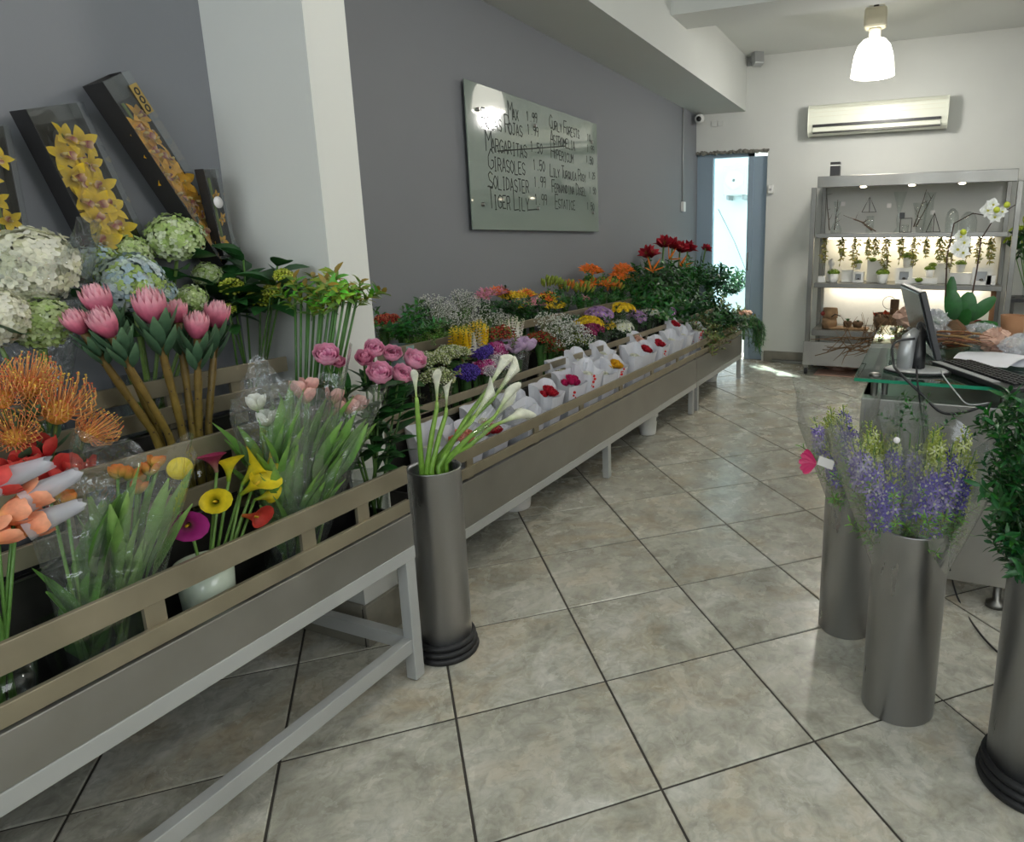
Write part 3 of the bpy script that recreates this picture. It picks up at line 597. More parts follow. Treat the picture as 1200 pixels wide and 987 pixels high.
def calla(c0, c1, h=.075, flare=1.0):
    mb = MB(); nu, nv = 16, 9; k = []
    for j in range(nv+1):
        v = j/nv; row = []
        for i in range(nu+1):
            u = i/nu*2*PI*1.08-.2; tipf = (.5-.5*math.cos(u))   # 1 at the side opposite to the overlap
            r = .004+.019*flare*v**2.0*(1+.45*tipf*v)+.0008*(i/nu); z = h*(v*(.72+.28*tipf**2))-(.010*flare*(v**6))*(1-tipf)
            row.append(mb.av((-math.cos(u)*r*(1+.25*v*v), math.sin(u)*r, z), tuple(a*(1-min(1, v*1.5))+b*min(1, v*1.5) for a, b in zip(lin(c0), lin(c1)))))
        k.append(row)
    for a, b in zip(k, k[1:]):
        for i in range(nu): mb.af(a[i], a[i+1], b[i+1], b[i])
    mb.tube([(0, 0, .01), (0, 0, h*.62)], [.0035, .0028], 6, (225, 190, 40)); return mb
def sixpetal(c0, c1, c2, L=.06, W=.024, curl=-.9, rise=1.2, n=6):
    mb = MB()
    for k in range(n):
        o = rad(2*PI*k/n+(.2 if k % 2 else 0)); mb.blade(o*.002, o+UP*rise, -o+UP*.5, L, W*(1 if k % 2 else .8), curl, .25, 'point', 5, c0, c1, c2)
    for k in range(5): o = rad(k*1.256); mb.tube([(0, 0, .005), o*.006+UP*L*.5, o*.012+UP*L*.62], .0009, 3, (150, 170, 60), (150, 80, 30))
    return mb
def orchid(c1=(226, 190, 30), c2=(238, 206, 50)):
    mb = MB()
    for k in range(5):
        a = PI/2+k*2*PI/5; o = rad(a); mb.blade(o*.003, o+UP*.35, UP-o*.2, .040, .026 if k else .022, -.35, .25, 'leaf', 5, (196, 160, 40), c1, c2)
    o = rad(-PI/2); mb.blade(o*.002+UP*.002, o*.6+UP, UP-o, .024, .020, -1.3, .5, 'petal', 4, (232, 200, 120), (150, 60, 60), (226, 196, 150)); mb.tube([(0, 0, .002), (0, .003, .012), (0, 0, .018)], .0035, 6, (222, 196, 120)); return mb
def phal():   # white moth orchid
    mb = MB()
    for k, w in ((0, .034), (1, .05), (2, .026), (3, .026), (4, .05)):
        o = rad(PI/2+k*2*PI/5); mb.blade(o*.002, o+UP*.15, UP, .042, w, -.2, .15, 'leaf', 4, (226, 232, 214), (240, 241, 238))
    mb.ball((0, -.004, .006), .008, 6, 4, (214, 206, 80)); return mb
def hydrangea(cols, R=.075, n=190):
    mb = MB()
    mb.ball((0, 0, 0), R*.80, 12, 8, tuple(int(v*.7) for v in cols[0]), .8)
    for d in fib(n, -.55):
        p = V((d.x, d.y, d.z*.78))*R*(1+rnd.uniform(-.10, .09)+.05*math.sin(d.x*9+1)*math.cos(d.y*8)); c = cols[rnd.randrange(len(cols))]; q = d.orthogonal().normalized(); w = d.cross(q); a0 = rnd.random()*6
        for k in range(4):
            a = a0+k*PI/2; o = q*math.cos(a)+w*math.sin(a); mb.blade(p, o+d*rnd.uniform(.0, .7), d, R*.19, R*.18, -.3, .1, 'petal', 2, c)
        mb.oct(p+d*.002, R*.025, cols[-1])
    return mb
def cluster(cols, R=.03, n=60, r=.0055, flat=.8):
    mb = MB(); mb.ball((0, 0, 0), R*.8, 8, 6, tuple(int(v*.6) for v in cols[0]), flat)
    for d in fib(n, -.4): mb.oct(V((d.x, d.y, d.z*flat))*R*rnd.uniform(.9, 1.08), r*rnd.uniform(.8, 1.2), rnd.choice(cols))
    return mb
def daisy(c1, cc, R=.022, n=13):
    mb = MB()
    for k in range(n): o = rad(2*PI*k/n); mb.blade(o*.002, o+UP*.25, UP-o*.2, R, R*.42, -.2, .1, 'petal', 2, c1)
    for k in range(n-3): o = rad(2*PI*k/(n-3)+.2); mb.blade(o*.002+UP*.001, o+UP*.8, UP-o, R*.7, R*.36, .2, .1, 'petal', 2, c1)
    mb.ball((0, 0, .004), R*.24, 6, 4, cc, .6); return mb
def mums(c1, cc, n=9, R=.05, dr=.022):
    d0 = daisy(c1, cc, dr); mb = MB(); mb.ball((0, 0, -.012), R*.8, 8, 5, (52, 78, 44), .5)
    for d in fib(n, .15): mb.add(d0, align(V((d.x*R, d.y*R, d.z*R*.55)), d+UP*.8, rnd.random()*6, rnd.uniform(.85, 1.1)))
    return mb
def spike(cols, h=.13, r=.016, n=46, tip=(190, 200, 90), fl=.010):
    mb = MB(); mb.tube([(0, 0, 0), (0, 0, h)], .002, 4, (90, 130, 60))
    for i in range(n):
        t_ = i/n; a = i*2.4; o = rad(a); w = r*(1-t_*.7); p = o*w+UP*h*t_; c = tip if t_ > .72 else rnd.choice(cols); s_ = fl*(1-.5*t_)
        for k in range(3): mb.blade(p, o+rad(a+PI/2)*(k-1)*.9+UP*.25*(k-1), UP, s_, s_*.9, 0, .2, 'petal', 2, c)
    return mb
def gyps(n=330, R=.10, h=.07, c=((240, 240, 236), (214, 218, 206))):
    mb = MB()
    for i in range(n):
        a = rnd.random()*2*PI; q = math.sqrt(rnd.random())*R; z = h*rnd.random()*(1-(q/R)**2*.5)
        p = V((q*math.cos(a), q*math.sin(a), z)); mb.oct(p, rnd.uniform(.0028, .0048), rnd.choice(c))
        if i % 3 == 0: mb.tube([p*.25+V((0, 0, -.06)), p], .0006, 3, (112, 132, 84), None, False)
    return mb
def leafmesh(L=.08, W=.03, c=(48, 96, 44), c1=None, curl=-.5, cup=.25, seg=5):
    return MB().blade((0, 0, 0), (0, 0, 1), (0, 1, 0), L, W, curl, cup, 'leaf', seg, tuple(int(v*.8) for v in c), c, c1 or c)
def sprig(h=.22, n=16, L=.05, W=.016, c=(46, 92, 40), droop=.2, spread=1.0, r=.0014):
    mb = MB(); pts = [V((0, 0, 0))]; d = V((0, 0, 1)); 
    for i in range(6): d = (d+V((droop*.35, 0, -droop*.25))).normalized(); pts.append(pts[-1]+d*h/6)
    mb.tube(pts, r, 4, (70, 96, 44))
    for i in range(n):
        t_ = .12+.88*i/n; f = t_*6; k = min(5, int(f)); p = pts[k].lerp(pts[k+1], f-k); a = i*2.4; o = rad(a)
        cc = tuple(min(255, max(0, int(v*rnd.uniform(.75, 1.3)))) for v in c)
        mb.blade(p, o*spread+UP*.6, UP-o*.5, L*rnd.uniform(.75, 1.15), W, -.5, .25, 'leaf', 3, cc, cc, tuple(min(255, int(v*1.15)) for v in cc))
    return mb
def hang(h=.34, n=46, L=.06, W=.009, c=(46, 92, 42), seed=3):
    rr = random.Random(seed); mb = MB(); pts = [V((.16*math.sin(k/7*PI*.62), 0, .06*math.sin(k/7*PI*.7)-h*(k/7)**1.7)) for k in range(8)]
    mb.tube(pts, .0016, 4, (70, 96, 44))
    for i in range(n):
        f = (.1+.9*i/n)*7; k = min(6, int(f)); p = pts[k].lerp(pts[k+1], f-k); cc = tuple(min(255, int(v*rr.uniform(.7, 1.35))) for v in c)
        mb.blade(p, V((rr.uniform(-.6, .8), rr.uniform(-.8, .8), rr.uniform(-1.2, .1))), UP, L*rr.uniform(.7, 1.2), W, -.3, .2, 'leaf', 3, cc)
    return mb
ME = {}
def P(key, mb, m_='petal'):
    ME[key] = mb.data(key.split('/')[0], m_); return ME[key]
P('bloom/protea', protea()); P('bloom/pin', pincushion())
P('bloom/tulip_red', tulip((150, 24, 34), (206, 44, 48), (222, 84, 74))); P('bloom/tulip_peach', tulip((240, 190, 110), (240, 146, 104), (246, 176, 140)))
P('bloom/tulip_pink', tulip((190, 190, 130), (224, 158, 150), (236, 190, 180))); P('bloom/tulip_white', tulip((190, 204, 130), (232, 232, 214), (244, 244, 238)))
P('bloom/tulip_bud', tulip((120, 160, 60), (214, 170, 80), (224, 130, 70), .03)); P('bloom/tulip_lilac', tulip((200, 190, 200), (208, 176, 214), (224, 200, 228)))
P('bloom/peony', peony((196, 84, 134), (222, 128, 168), (244, 186, 210))); P('bloom/peony_bud', rose((206, 96, 140), (232, 160, 186), .03))
P('bloom/calla_white', calla((150, 180, 70), (236, 236, 218), .13, .52)); P('bloom/calla_yellow', calla((120, 160, 40), (226, 204, 36)))
P('bloom/calla_magenta', calla((150, 110, 110), (150, 26, 110), .06, 1.2)); P('bloom/calla_red', calla((190, 110, 40), (190, 54, 42), .06)); P('bloom/calla_wine', calla((150, 120, 100), (140, 34, 74), .065, 1.15))
P('bloom/orchid', orchid()); P('bloom/orchid_o', orchid((228, 166, 30), (238, 184, 48))); P('bloom/phal', phal())
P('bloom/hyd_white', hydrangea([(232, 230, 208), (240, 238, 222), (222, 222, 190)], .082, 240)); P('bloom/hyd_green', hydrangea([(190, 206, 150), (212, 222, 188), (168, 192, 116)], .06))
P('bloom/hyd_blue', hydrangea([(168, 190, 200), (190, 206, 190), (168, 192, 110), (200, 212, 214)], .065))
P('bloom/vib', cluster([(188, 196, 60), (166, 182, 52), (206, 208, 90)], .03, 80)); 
P('bloom/lily', sixpetal((222, 160, 40), (232, 112, 28), (236, 130, 50))); P('bloom/amaryllis', sixpetal((110, 18, 30), (150, 14, 34), (172, 24, 44), .075, .055, -.35, 1.5))
P('bloom/strelitzia', sixpetal((226, 120, 30), (240, 130, 40), (240, 110, 30), .10, .018, .1, .9, 5))
for nm, c in dict(alstro_yellow=((226, 190, 40), (240, 214, 60), (236, 200, 40)), alstro_orange=((226, 160, 40), (226, 104, 40), (240, 130, 70)), alstro_pink=((220, 190, 180), (206, 120, 150), (222, 160, 176))).items(): P('bloom/'+nm, sixpetal(*c, .042, .02, -.6, 1.1))
P('bloom/bud', MB().lathe([(.002, 0), (.009, .018), (.010, .034), (.006, .052), (0, .06)], 8).color((0, 0, 0)) if False else MB((150, 168, 66)).lathe([(.002, 0), (.009, .018), (.010, .034), (.006, .052), (0, .06)], 8))
P('bloom/bud_orange', MB((214, 130, 50)).lathe([(.002, 0), (.009, .018), (.010, .034), (.006, .052), (0, .06)], 8))
P('bloom/rose_red', rose((176, 14, 36), (206, 36, 56))); P('bloom/rose_magenta', rose((186, 14, 80), (214, 40, 110))); P('bloom/rose_peach', rose((222, 110, 90), (236, 150, 120))); P('bloom/rose_yellow', rose((226, 160, 20), (240, 190, 40))); P('bloom/rose_white', rose((220, 224, 196), (236, 236, 222))); P('bloom/rose_pink', rose((214, 160, 140), (232, 190, 170)))
for nm, c, cc in (('yellow', (232, 200, 30), (196, 150, 20)), ('white', (236, 238, 224), (190, 200, 110)), ('purple', (176, 140, 190), (206, 196, 110)), ('magenta', (140, 30, 84), (190, 120, 150)), ('lime', (176, 196, 50), (150, 170, 40))): P('bloom/mum_'+nm, mums(c, cc))
P('bloom/snap_yellow', spike([(232, 200, 30), (222, 184, 20)], .10, .018, 50, (232, 206, 60), .014)); P('bloom/stock_white', spike([(232, 228, 220), (240, 238, 232)], .10, .018, 50, (222, 222, 200), .014))
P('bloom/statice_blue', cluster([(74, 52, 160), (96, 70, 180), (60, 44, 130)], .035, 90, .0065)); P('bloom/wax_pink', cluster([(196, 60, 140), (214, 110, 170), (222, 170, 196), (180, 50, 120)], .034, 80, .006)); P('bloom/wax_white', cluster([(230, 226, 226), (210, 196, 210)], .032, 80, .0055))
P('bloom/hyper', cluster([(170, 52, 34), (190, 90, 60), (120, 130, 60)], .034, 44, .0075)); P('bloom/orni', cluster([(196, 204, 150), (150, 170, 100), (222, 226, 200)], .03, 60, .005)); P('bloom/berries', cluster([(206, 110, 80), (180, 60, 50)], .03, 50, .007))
P('flowers/gyps', gyps())
def delphs(cols, h, r, n, R, top):
    mb = MB(); mb.tube([(0, 0, 0), (0, 0, h)], .0016, 4, (96, 130, 66)); fl = {c: daisy(c, (226, 226, 214), R, 6) for c in cols}
    for i in range(n):
        f = i/n; a = i*2.4; o = rad(a); w = r*(1-f*.6); p = o*w+UP*h*f
        if f > .7: mb.oct(p, .006*(1.4-f), top); mb.oct(p+UP*.004+o*.003, .005*(1.4-f), top)
        else: mb.add(fl[cols[i % len(cols)]], align(p, o+UP*.25, a, 1.1-f*.3))
    return mb
P('bloom/delph', delphs([(92, 74, 190), (116, 96, 206), (78, 58, 170), (150, 130, 214)], .12, .020, 26, .015, (196, 206, 110))); P('bloom/delph_pale', delphs([(168, 152, 214), (190, 182, 224), (130, 112, 200)], .12, .020, 26, .015, (206, 214, 140))); P('bloom/delph_green', delphs([(190, 202, 104), (208, 216, 150), (170, 186, 90)], .10, .018, 24, .013, (176, 190, 90)))
for nm, a in dict(broad=(.09, .05, (44, 92, 44)), hyd=(.10, .065, (40, 84, 40)), tul=(.18, .034, (96, 146, 62), (128, 170, 84), -.3, .55), tul2=(.16, .026, (116, 158, 78), (146, 182, 100), -.15, .55), bigtul=(.21, .085, (88, 140, 52), (110, 160, 70), -.35, .45), peo=(.085, .034, (40, 88, 38)), prot=(.075, .024, (74, 108, 80), (100, 132, 98), .45, .35), strap=(.13, .016, (140, 166, 66), (170, 188, 84), -.7, .3)).items(): P('leaf/'+nm, leafmesh(*a), 'leaf')
for nm, a in dict(dark=(.24, 18, .06, .022, (32, 74, 34), .35), olive=(.20, 20, .045, .014, (96, 108, 58), .5), fine=(.20, 30, .03, .006, (52, 104, 40), .6), ruscus=(.26, 20, .055, .020, (44, 100, 42), .3), tube=(.13, 20, .045, .018, (118, 154, 52), .5), fern=(.16, 40, .028, .005, (96, 140, 50), .15), droop=(.30, 44, .055, .010, (46, 92, 42), 1.3)).items(): P('sprig/'+nm, sprig(*a), 'leaf')
def stem_part(t, a, b, r=.003, c0=(86, 128, 56), c1=None, bend=.0, name='stem'):
    a, b = V(a), V(b); m_ = a.lerp(b, .55)+V((0, 0, bend)); return part(name, MB().tube([a, a.lerp(m_, .5)+V((0, 0, bend*.3)), m_, b], [r*1.15, r*1.1, r, r*.9], 6, c0, c1 or c0), 'leaf', t)
def flower(name, label, cat, base, head, bloom, sc=1.0, r=.003, up=None, group=None, leaves=(), sc0=(86, 128, 56), spin=None, sleeve=None, sc1=None, extra=()):
    """one cut flower: stem, bloom(s) and leaves under an empty at the foot of its stem"""
    base, head = V(base), V(head); t = thing(name, base, label, cat, group); d = V(up) if up is not None else (head-base)
    stem_part(t, base, head, r, sc0, sc1)
    part('bloom', ME['bloom/'+bloom], '', t, align(head, d, rnd.random()*6 if spin is None else spin, sc))
    for (lk, f, ls, n_) in leaves:
        for i in range(n_):
            p = base.lerp(head, f+rnd.uniform(-.06, .06)); o = rad(rnd.random()*6.28); part('leaf', ME['leaf/'+lk], '', t, align(p, o*.8+d.normalized()*.8, rnd.uniform(-.5, .5), ls*rnd.uniform(.85, 1.15)))
    return t
def glass_vase(x, y, z, r0, r1, h, label, n=32, m_='glass', fl=1.0, wall=.003, square=False, water=.5):
    t = thing('glass_vase', (x, y, z), label, 'vase'); T = Matrix.Translation((x, y, z)) @ (Matrix.Rotation(PI/4, 4, 'Z') if n == 4 else Matrix())
    part('vessel', MB().lathe([(0, .001), (r0, .0), (r0+(r1-r0)*.5, h*.5), (r1, h), (r1-wall, h), (r0+(r1-r0)*.5-wall, h*.5), (r0-wall, .01), (0, .01)], n, fl=fl), m_, t, T, smooth=(n != 4))
    return t
def cone_wrap(t, base, top, r0, r1, name='wrapper', m_='cellophane', n=36, wob=.08, rim=.10, rows=9, flat=1.0, seed=1):
    rr = random.Random(seed); base, top = V(base), V(top); ax = top-base; L = ax.length; mb = MB(); ph = [rr.random()*6 for _ in range(4)]
    for j in range(rows+1):
        v = j/rows
        for i in range(n):
            a = 2*PI*i/n; r = r0+(r1-r0)*v**.9; w = 1+wob*v*(math.sin(3*a+ph[0]+v*2)+.6*math.sin(7*a+ph[1])+.5*math.sin(13*a+ph[2]-v*3))
            z = v*L*(1+rim*v*(math.sin(2*a+ph[3])+.5*math.sin(5*a+ph[1]))); mb.av((math.cos(a)*r*w, math.sin(a)*r*w*flat, z))
    for j in range(rows):
        for i in range(n): mb.af(j*n+i, j*n+(i+1) % n, (j+1)*n+(i+1) % n, (j+1)*n+i)
    return part(name, mb, m_, t, align(base, ax))
# ================================================================== NEAR STAND, TOP TIER
X3, X2, X1, Z3, Z2, Z1 = -1.925, -1.695, -1.46, .782, .622, .472
def clr(px, py, x, ymax=1.44):
    q = atx(px, py, x); return q if q.y < ymax else aty(px, py, ymax)
def base_at(px, py, x, z): q = atx(px, py, x); return V((x, q.y, z))
# ---- boxed yellow orchids leaning against the wall
def orchid_box(label, tlp, blp, wid, dep, n, bl, yaw, sticker=None, closed=True):
    tl, blc = atx(*tlp, -1.93), atx(*blp, -1.93); up_ = (tl-blc); H = up_.length; up_.normalize()
    side = V((math.sin(-yaw), math.cos(yaw), 0)); side = (side-up_*side.dot(up_)).normalized(); nn = side.cross(up_).normalized()
    if nn.x < 0: nn = -nn
    t = thing('orchid_box', blc, label, 'orchid box'); w_ = .002
    part('back_tray', MB().obox(blc-nn*dep, side*wid, up_*H, nn*w_), 'black_card', t, smooth=False)
    part('side_wall', MB().obox(blc-nn*dep, side*w_, up_*H, nn*dep), 'black_card', t, smooth=False)
    part('side_wall', MB().obox(blc-nn*dep+side*wid, side*w_, up_*H, nn*dep*.6), 'black_card', t, smooth=False)
    part('bottom_wall', MB().obox(blc-nn*dep, side*wid, up_*w_, nn*dep), 'black_card', t, smooth=False)
    part('clear_cover', MB().obox(blc+nn*.001, side*wid, up_*H, nn*.001), 'film', t, smooth=False)
    part('clear_side', MB().obox(blc-nn*dep*.4+side*(wid+.003), side*.001, up_*H, nn*dep*.4), 'film', t, smooth=False)
    part('top_flap', MB().obox(blc+up_*H*.90-nn*.004, side*wid, up_*H*.1, nn*.003), 'film', t, smooth=False)
    rr = random.Random(H); st_ = blc+side*wid*.5-nn*dep*.5+up_*.01; part('stem', MB().tube([st_, st_+up_*H*.86], .004, 6, (110, 130, 50)), 'leaf', t)
    for i in range(n):
        f = .04+(.78)*(i+.5)/n; q = blc+up_*H*f+side*wid*((.30, .70, .5)[i % 3])-nn*dep*.45+side*rr.uniform(-.006, .006)
        part('bloom', ME['bloom/'+bl], '', t, align(q, nn*1.0+side*rr.uniform(-.5, .5)+up_*rr.uniform(-.3, .3), rr.random()*6, rr.uniform(.95, 1.1)*min(1.0, wid/.12)))
    if sticker == 'gold':
        q = blc+up_*H*.80+side*wid*.66+nn*.003; g_ = part('gold_label', MB().obox(q, side*.034, up_*.075, nn*.001), 'gold_label', t, smooth=False, label='gold label on the cover')
        for k in range(3): part('emblem', MB().lathe([(.010, 0), (.010, .001), (.006, .001), (.006, 0)], 14), 'black_card', g_, align(q+side*.017+up_*(.013+k*.022)+nn*.001, nn))
    if sticker == 'white':
        q = blc+up_*H*.62+side*wid*.45+nn*.002; g_ = part('round_sticker', MB().lathe([(0, .0008), (.017, .0008), (.017, 0)], 20), 'sticker_white', t, align(q, nn))
    return t
orchid_box('black boxed yellow orchids with clear cover, left of the two large boxes against the wall', (30, 128), (118, 300), .155, .045, 15, 'orchid', .25)
orchid_box('black boxed yellow orchids tilted right with a gold label on its cover', (120, 96), (262, 312), .118, .055, 20, 'orchid_o', .35, 'gold')
orchid_box('small clear boxed dark orchid leaning by the column behind the tilted box', (238, 198), (262, 300), .055, .03, 3, 'orchid_o', .2, 'white')
orchid_box('black box edge with clear cover at the far left of the wall', (-38, 140), (-5, 300), .08, .04, 5, 'orchid', .2)
# ---- white hydrangeas in cellophane at the left
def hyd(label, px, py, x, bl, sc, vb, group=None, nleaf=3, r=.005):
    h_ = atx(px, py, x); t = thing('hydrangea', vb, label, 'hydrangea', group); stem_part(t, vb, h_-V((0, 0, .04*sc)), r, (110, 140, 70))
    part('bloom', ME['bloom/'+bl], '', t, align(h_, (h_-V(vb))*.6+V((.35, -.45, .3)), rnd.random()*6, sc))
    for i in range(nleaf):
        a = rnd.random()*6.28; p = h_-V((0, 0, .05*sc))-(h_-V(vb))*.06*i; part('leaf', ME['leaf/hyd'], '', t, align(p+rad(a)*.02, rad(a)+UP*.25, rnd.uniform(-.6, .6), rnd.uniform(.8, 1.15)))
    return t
vb = base_at(40, 440, X3, Z3); glass_vase(vb.x, vb.y-.02, Z3, .05, .065, .2, 'clear vase of white hydrangeas at the left end of the top tier')
hb = hyd('large cream white hydrangea head in clear wrap at the left edge of the picture', 34, 312, -1.86, 'hyd_white', 1.05, vb)
cone_wrap(hb, vb+V((.0, 0, .12)), atx(38, 298, -1.88)+V((0, 0, .05)), .03, .125, m_='cellophane', seed=3)
h2 = hyd('smaller greenish cream hydrangea hanging below the large white head', 48, 378, -1.80, 'hyd_green', .92, vb+V((.02, -.01, 0)), nleaf=1)
h3 = hyd('pale pink hydrangea head cut off by the left picture edge', -12, 372, -1.80, 'hyd_white', .75, vb+V((.02, .01, 0)), nleaf=1)
vb2 = base_at(165, 440, X3, Z3); glass_vase(vb2.x, vb2.y, Z3, .05, .065, .2, 'clear vase of green and blue hydrangeas behind the proteas')
for lab, px, py, x, bl, sc in (('cream green hydrangea standing highest behind the proteas', 205, 279, -1.93, 'hyd_green', 1.1), ('pale blue and lime hydrangea just above the left proteas', 152, 330, -1.84, 'hyd_blue', 1.1),
        ('blue tinted hydrangea left of the yellow orchid box foot', 112, 312, -1.95, 'hyd_blue', .85), ('small mint hydrangea under the left boxed orchids', 150, 297, -1.97, 'hyd_green', .85),
        ('small white green hydrangea above the right proteas', 224, 350, -1.86, 'hyd_green', .62), ('dusty blue hydrangea between the two protea clusters', 188, 345, -1.9, 'hyd_blue', .6), ('small lime hydrangea beside the viburnum', 243, 322, -1.93, 'hyd_green', .6)):
    hyd(lab, px, py, x, bl, sc, vb2+V((rnd.uniform(-.02, .02), rnd.uniform(-.02, .02), .01)), nleaf=5)
# ---- viburnum bunch in a clear vase
vb3 = base_at(290, 432, X3, Z3); glass_vase(vb3.x, vb3.y, Z3, .045, .062, .17, 'clear round vase holding the lime viburnum beside the column')
for i, (px, py) in enumerate(((272, 337), (305, 350), (333, 325), (318, 342), (268, 362))):
    h_ = clr(px, py, -1.82, 1.42); t = flower('viburnum_stem', ('leftmost lime viburnum head', 'largest lime viburnum head in the middle', 'highest lime viburnum head on the right', 'lime viburnum head behind the largest one', 'lowest lime viburnum head near the proteas')[i]+' of the top tier vase', 'viburnum',
                                           vb3+V((rnd.uniform(-.02, .02), rnd.uniform(-.02, .02), .012)), h_, 'vib', (1.0, 1.15, .9, .8, .6)[i], .003)
    for k in range(9):
        a = rnd.random()*6.28; part('leaf', ME['leaf/broad'], '', t, align(h_-V((0, 0, .02))+rad(a)*.02+V((-.02, 0, rnd.uniform(-.03, .03))), rad(a)+UP*rnd.uniform(-.2, .9), rnd.uniform(-.5, .5), rnd.uniform(.8, 1.25)))
for i, (px, py) in enumerate(((285, 300), (325, 312), (255, 320))):
    h_ = clr(px, py, -1.96, 1.43); t = thing('leafy_branch', vb3+V((0, .01*i, .012)), ('tallest', 'rightmost', 'leftmost')[i]+' dark green leafy branch rising from the viburnum vase', 'branch'); stem_part(t, vb3+V((0, .01*i, .012)), h_, .003)
    for k in range(9): a = rnd.random()*6.28; part('leaf', ME['leaf/hyd'], '', t, align(h_.lerp(vb3, k*.03), rad(a)+UP*rnd.uniform(0, 1.2), rnd.uniform(-.5, .5), rnd.uniform(.7, 1.05)))
# ---- budding green bunches tied with string
vb4 = V((-1.665, 1.385, Z2))
glass_vase(vb4.x, vb4.y, Z2, .05, .06, .18, 'clear vase of tied green tuberose bunches at the column foot')
for i, (px, py, n_) in enumerate(((358, 352, 5), (385, 352, 6), (408, 345, 7))):
    ctr = aty(px, py, 1.40); b0 = vb4+V((0, (i-1)*.024, .012)); t = thing('tuberose_bunch', b0, ('left', 'middle', 'right')[i]+' tied bunch of lime green budding tuberoses before the column', 'flower bunch')
    for k in range(n_):
        o = V((rnd.uniform(-.03, .03), rnd.uniform(-.035, .035), rnd.uniform(-.01, .04))); tip = ctr+o+V((0, 0, .0)); bs = b0+o*.35
        bs.z = Z2+.012; stem_part(t, bs, tip, .0035, (70, 116, 48)); part('bloom', ME['sprig/tube'], '', t, align(tip-V((0, 0, .05)), (tip-bs)+V((o.x*8, o.y*14, 0)), rnd.random()*6, rnd.uniform(.65, .9)))
    part('string_tie', MB((220, 220, 200)).lathe([(.022, 0), (.023, .003), (.022, .006)], 14), 'paper', t, Matrix.Translation(b0.lerp(ctr, .55)))
# ================================================================== NEAR STAND, MIDDLE TIER
vb = base_at(228, 560, X2, Z2); glass_vase(vb.x, vb.y, Z2, .045, .058, .19, 'slim clear glass vase with the pink protea stems')
PR = [(122, 350, 'topmost pink protea of the left cluster'), (95, 374, 'small leftmost pink protea bud'), (131, 374, 'pink protea lowest in the left cluster'), (181, 358, 'largest pink protea in the middle'), (209, 362, 'pink protea behind right of the largest'),
      (232, 376, 'pink protea front of the right cluster'), (252, 364, 'rightmost pink protea'), (150, 368, 'pink protea half hidden between left and middle')]
PR = [(122, 356, PR[0][2], .98), (98, 378, PR[1][2], .8), (130, 382, PR[2][2], .95), (181, 366, PR[3][2], 1.15), (209, 366, PR[4][2], .8), (231, 384, PR[5][2], .95), (253, 372, PR[6][2], 1.0)]
for i, (px, py, lab, sc) in enumerate(PR):
    x = X2+(.04 if i in (2, 3, 5) else -.01); h_ = atx(px, py+12, x); b0 = vb+V((((i*7) % 5-2)*.008, (i-3)*.010, .012)); t = thing('king_protea', b0, lab, 'protea', 'pink proteas in the glass vase')
    t['label'] = lab+' in the glass vase'
    mid = b0.lerp(h_, .5)+V((0, (vb.y-h_.y)*.12, 0)); mb = MB(); K = 12; pl = [b0.lerp(mid, k/6) if k < 6 else mid.lerp(h_, (k-6)/6) for k in range(13)]
    mb.tube(pl, [.0085+(.0012 if k % 2 else -.0004) for k in range(13)], 8, (134, 118, 46), (116, 92, 50))
    for k in range(26): f = .04+k*.035; q = b0.lerp(h_, f) if False else pl[min(12, int(f*12))].lerp(pl[min(12, int(f*12)+1)], f*12-int(f*12)); a = k*2.4; mb.oct(q+rad(a)*.008, .0028, (66, 44, 28))
    part('stem', mb, 'leaf', t); d = (h_-mid); part('bloom', ME['bloom/protea'], '', t, align(h_, d, i, sc*1.02))
    for k in range(11):
        o = rad(k*2.4); f = (k//4)*.018; part('leaf', ME['leaf/prot'], '', t, align(h_-d.normalized()*(.045+f)+o*.009, d.normalized()*1.0+o*.75, 0, sc*rnd.uniform(.95, 1.15)) @ Matrix.Rotation(0, 4, 'Z'))
# turn protea leaves so that they cup the bloom (n axis faces the stem)
vb = base_at(45, 640, X2, Z2)
solo('dark_vase', MB().lathe([(0, 0), (.055, 0), (.07, .2), (.066, .2), (.05, .01)], 24), 'black_plastic', 'dark plastic vase holding the orange pincushion flowers on the middle tier', 'vase', Mx=Matrix.Translation((vb.x, vb.y-.01, Z2)))
for i, (px, py, lab, sc) in enumerate(((32, 452, 'highest orange pincushion flower', 1.1), (66, 484, 'widest orange pincushion flower in the middle', 1.35), (98, 505, 'rightmost drooping orange pincushion flower', .95), (4, 466, 'orange pincushion flower cut by the left edge', 1.0), (18, 508, 'lowest orange pincushion flower', 1.0))):
    h_ = atx(px, py+10, X2+.03); flower('pincushion_flower', lab, 'pincushion', V((vb.x, vb.y+(i-2)*.012, Z2+.02)), h_, 'pin', sc*.92, .004, (h_-V(vb))*.5+V(((.3, .2, .5, .2, .4)[i], (.0, .0, .3, -.1, -.2)[i], .3)), leaves=(('prot', .82, .8, 5),), sc0=(96, 110, 50))
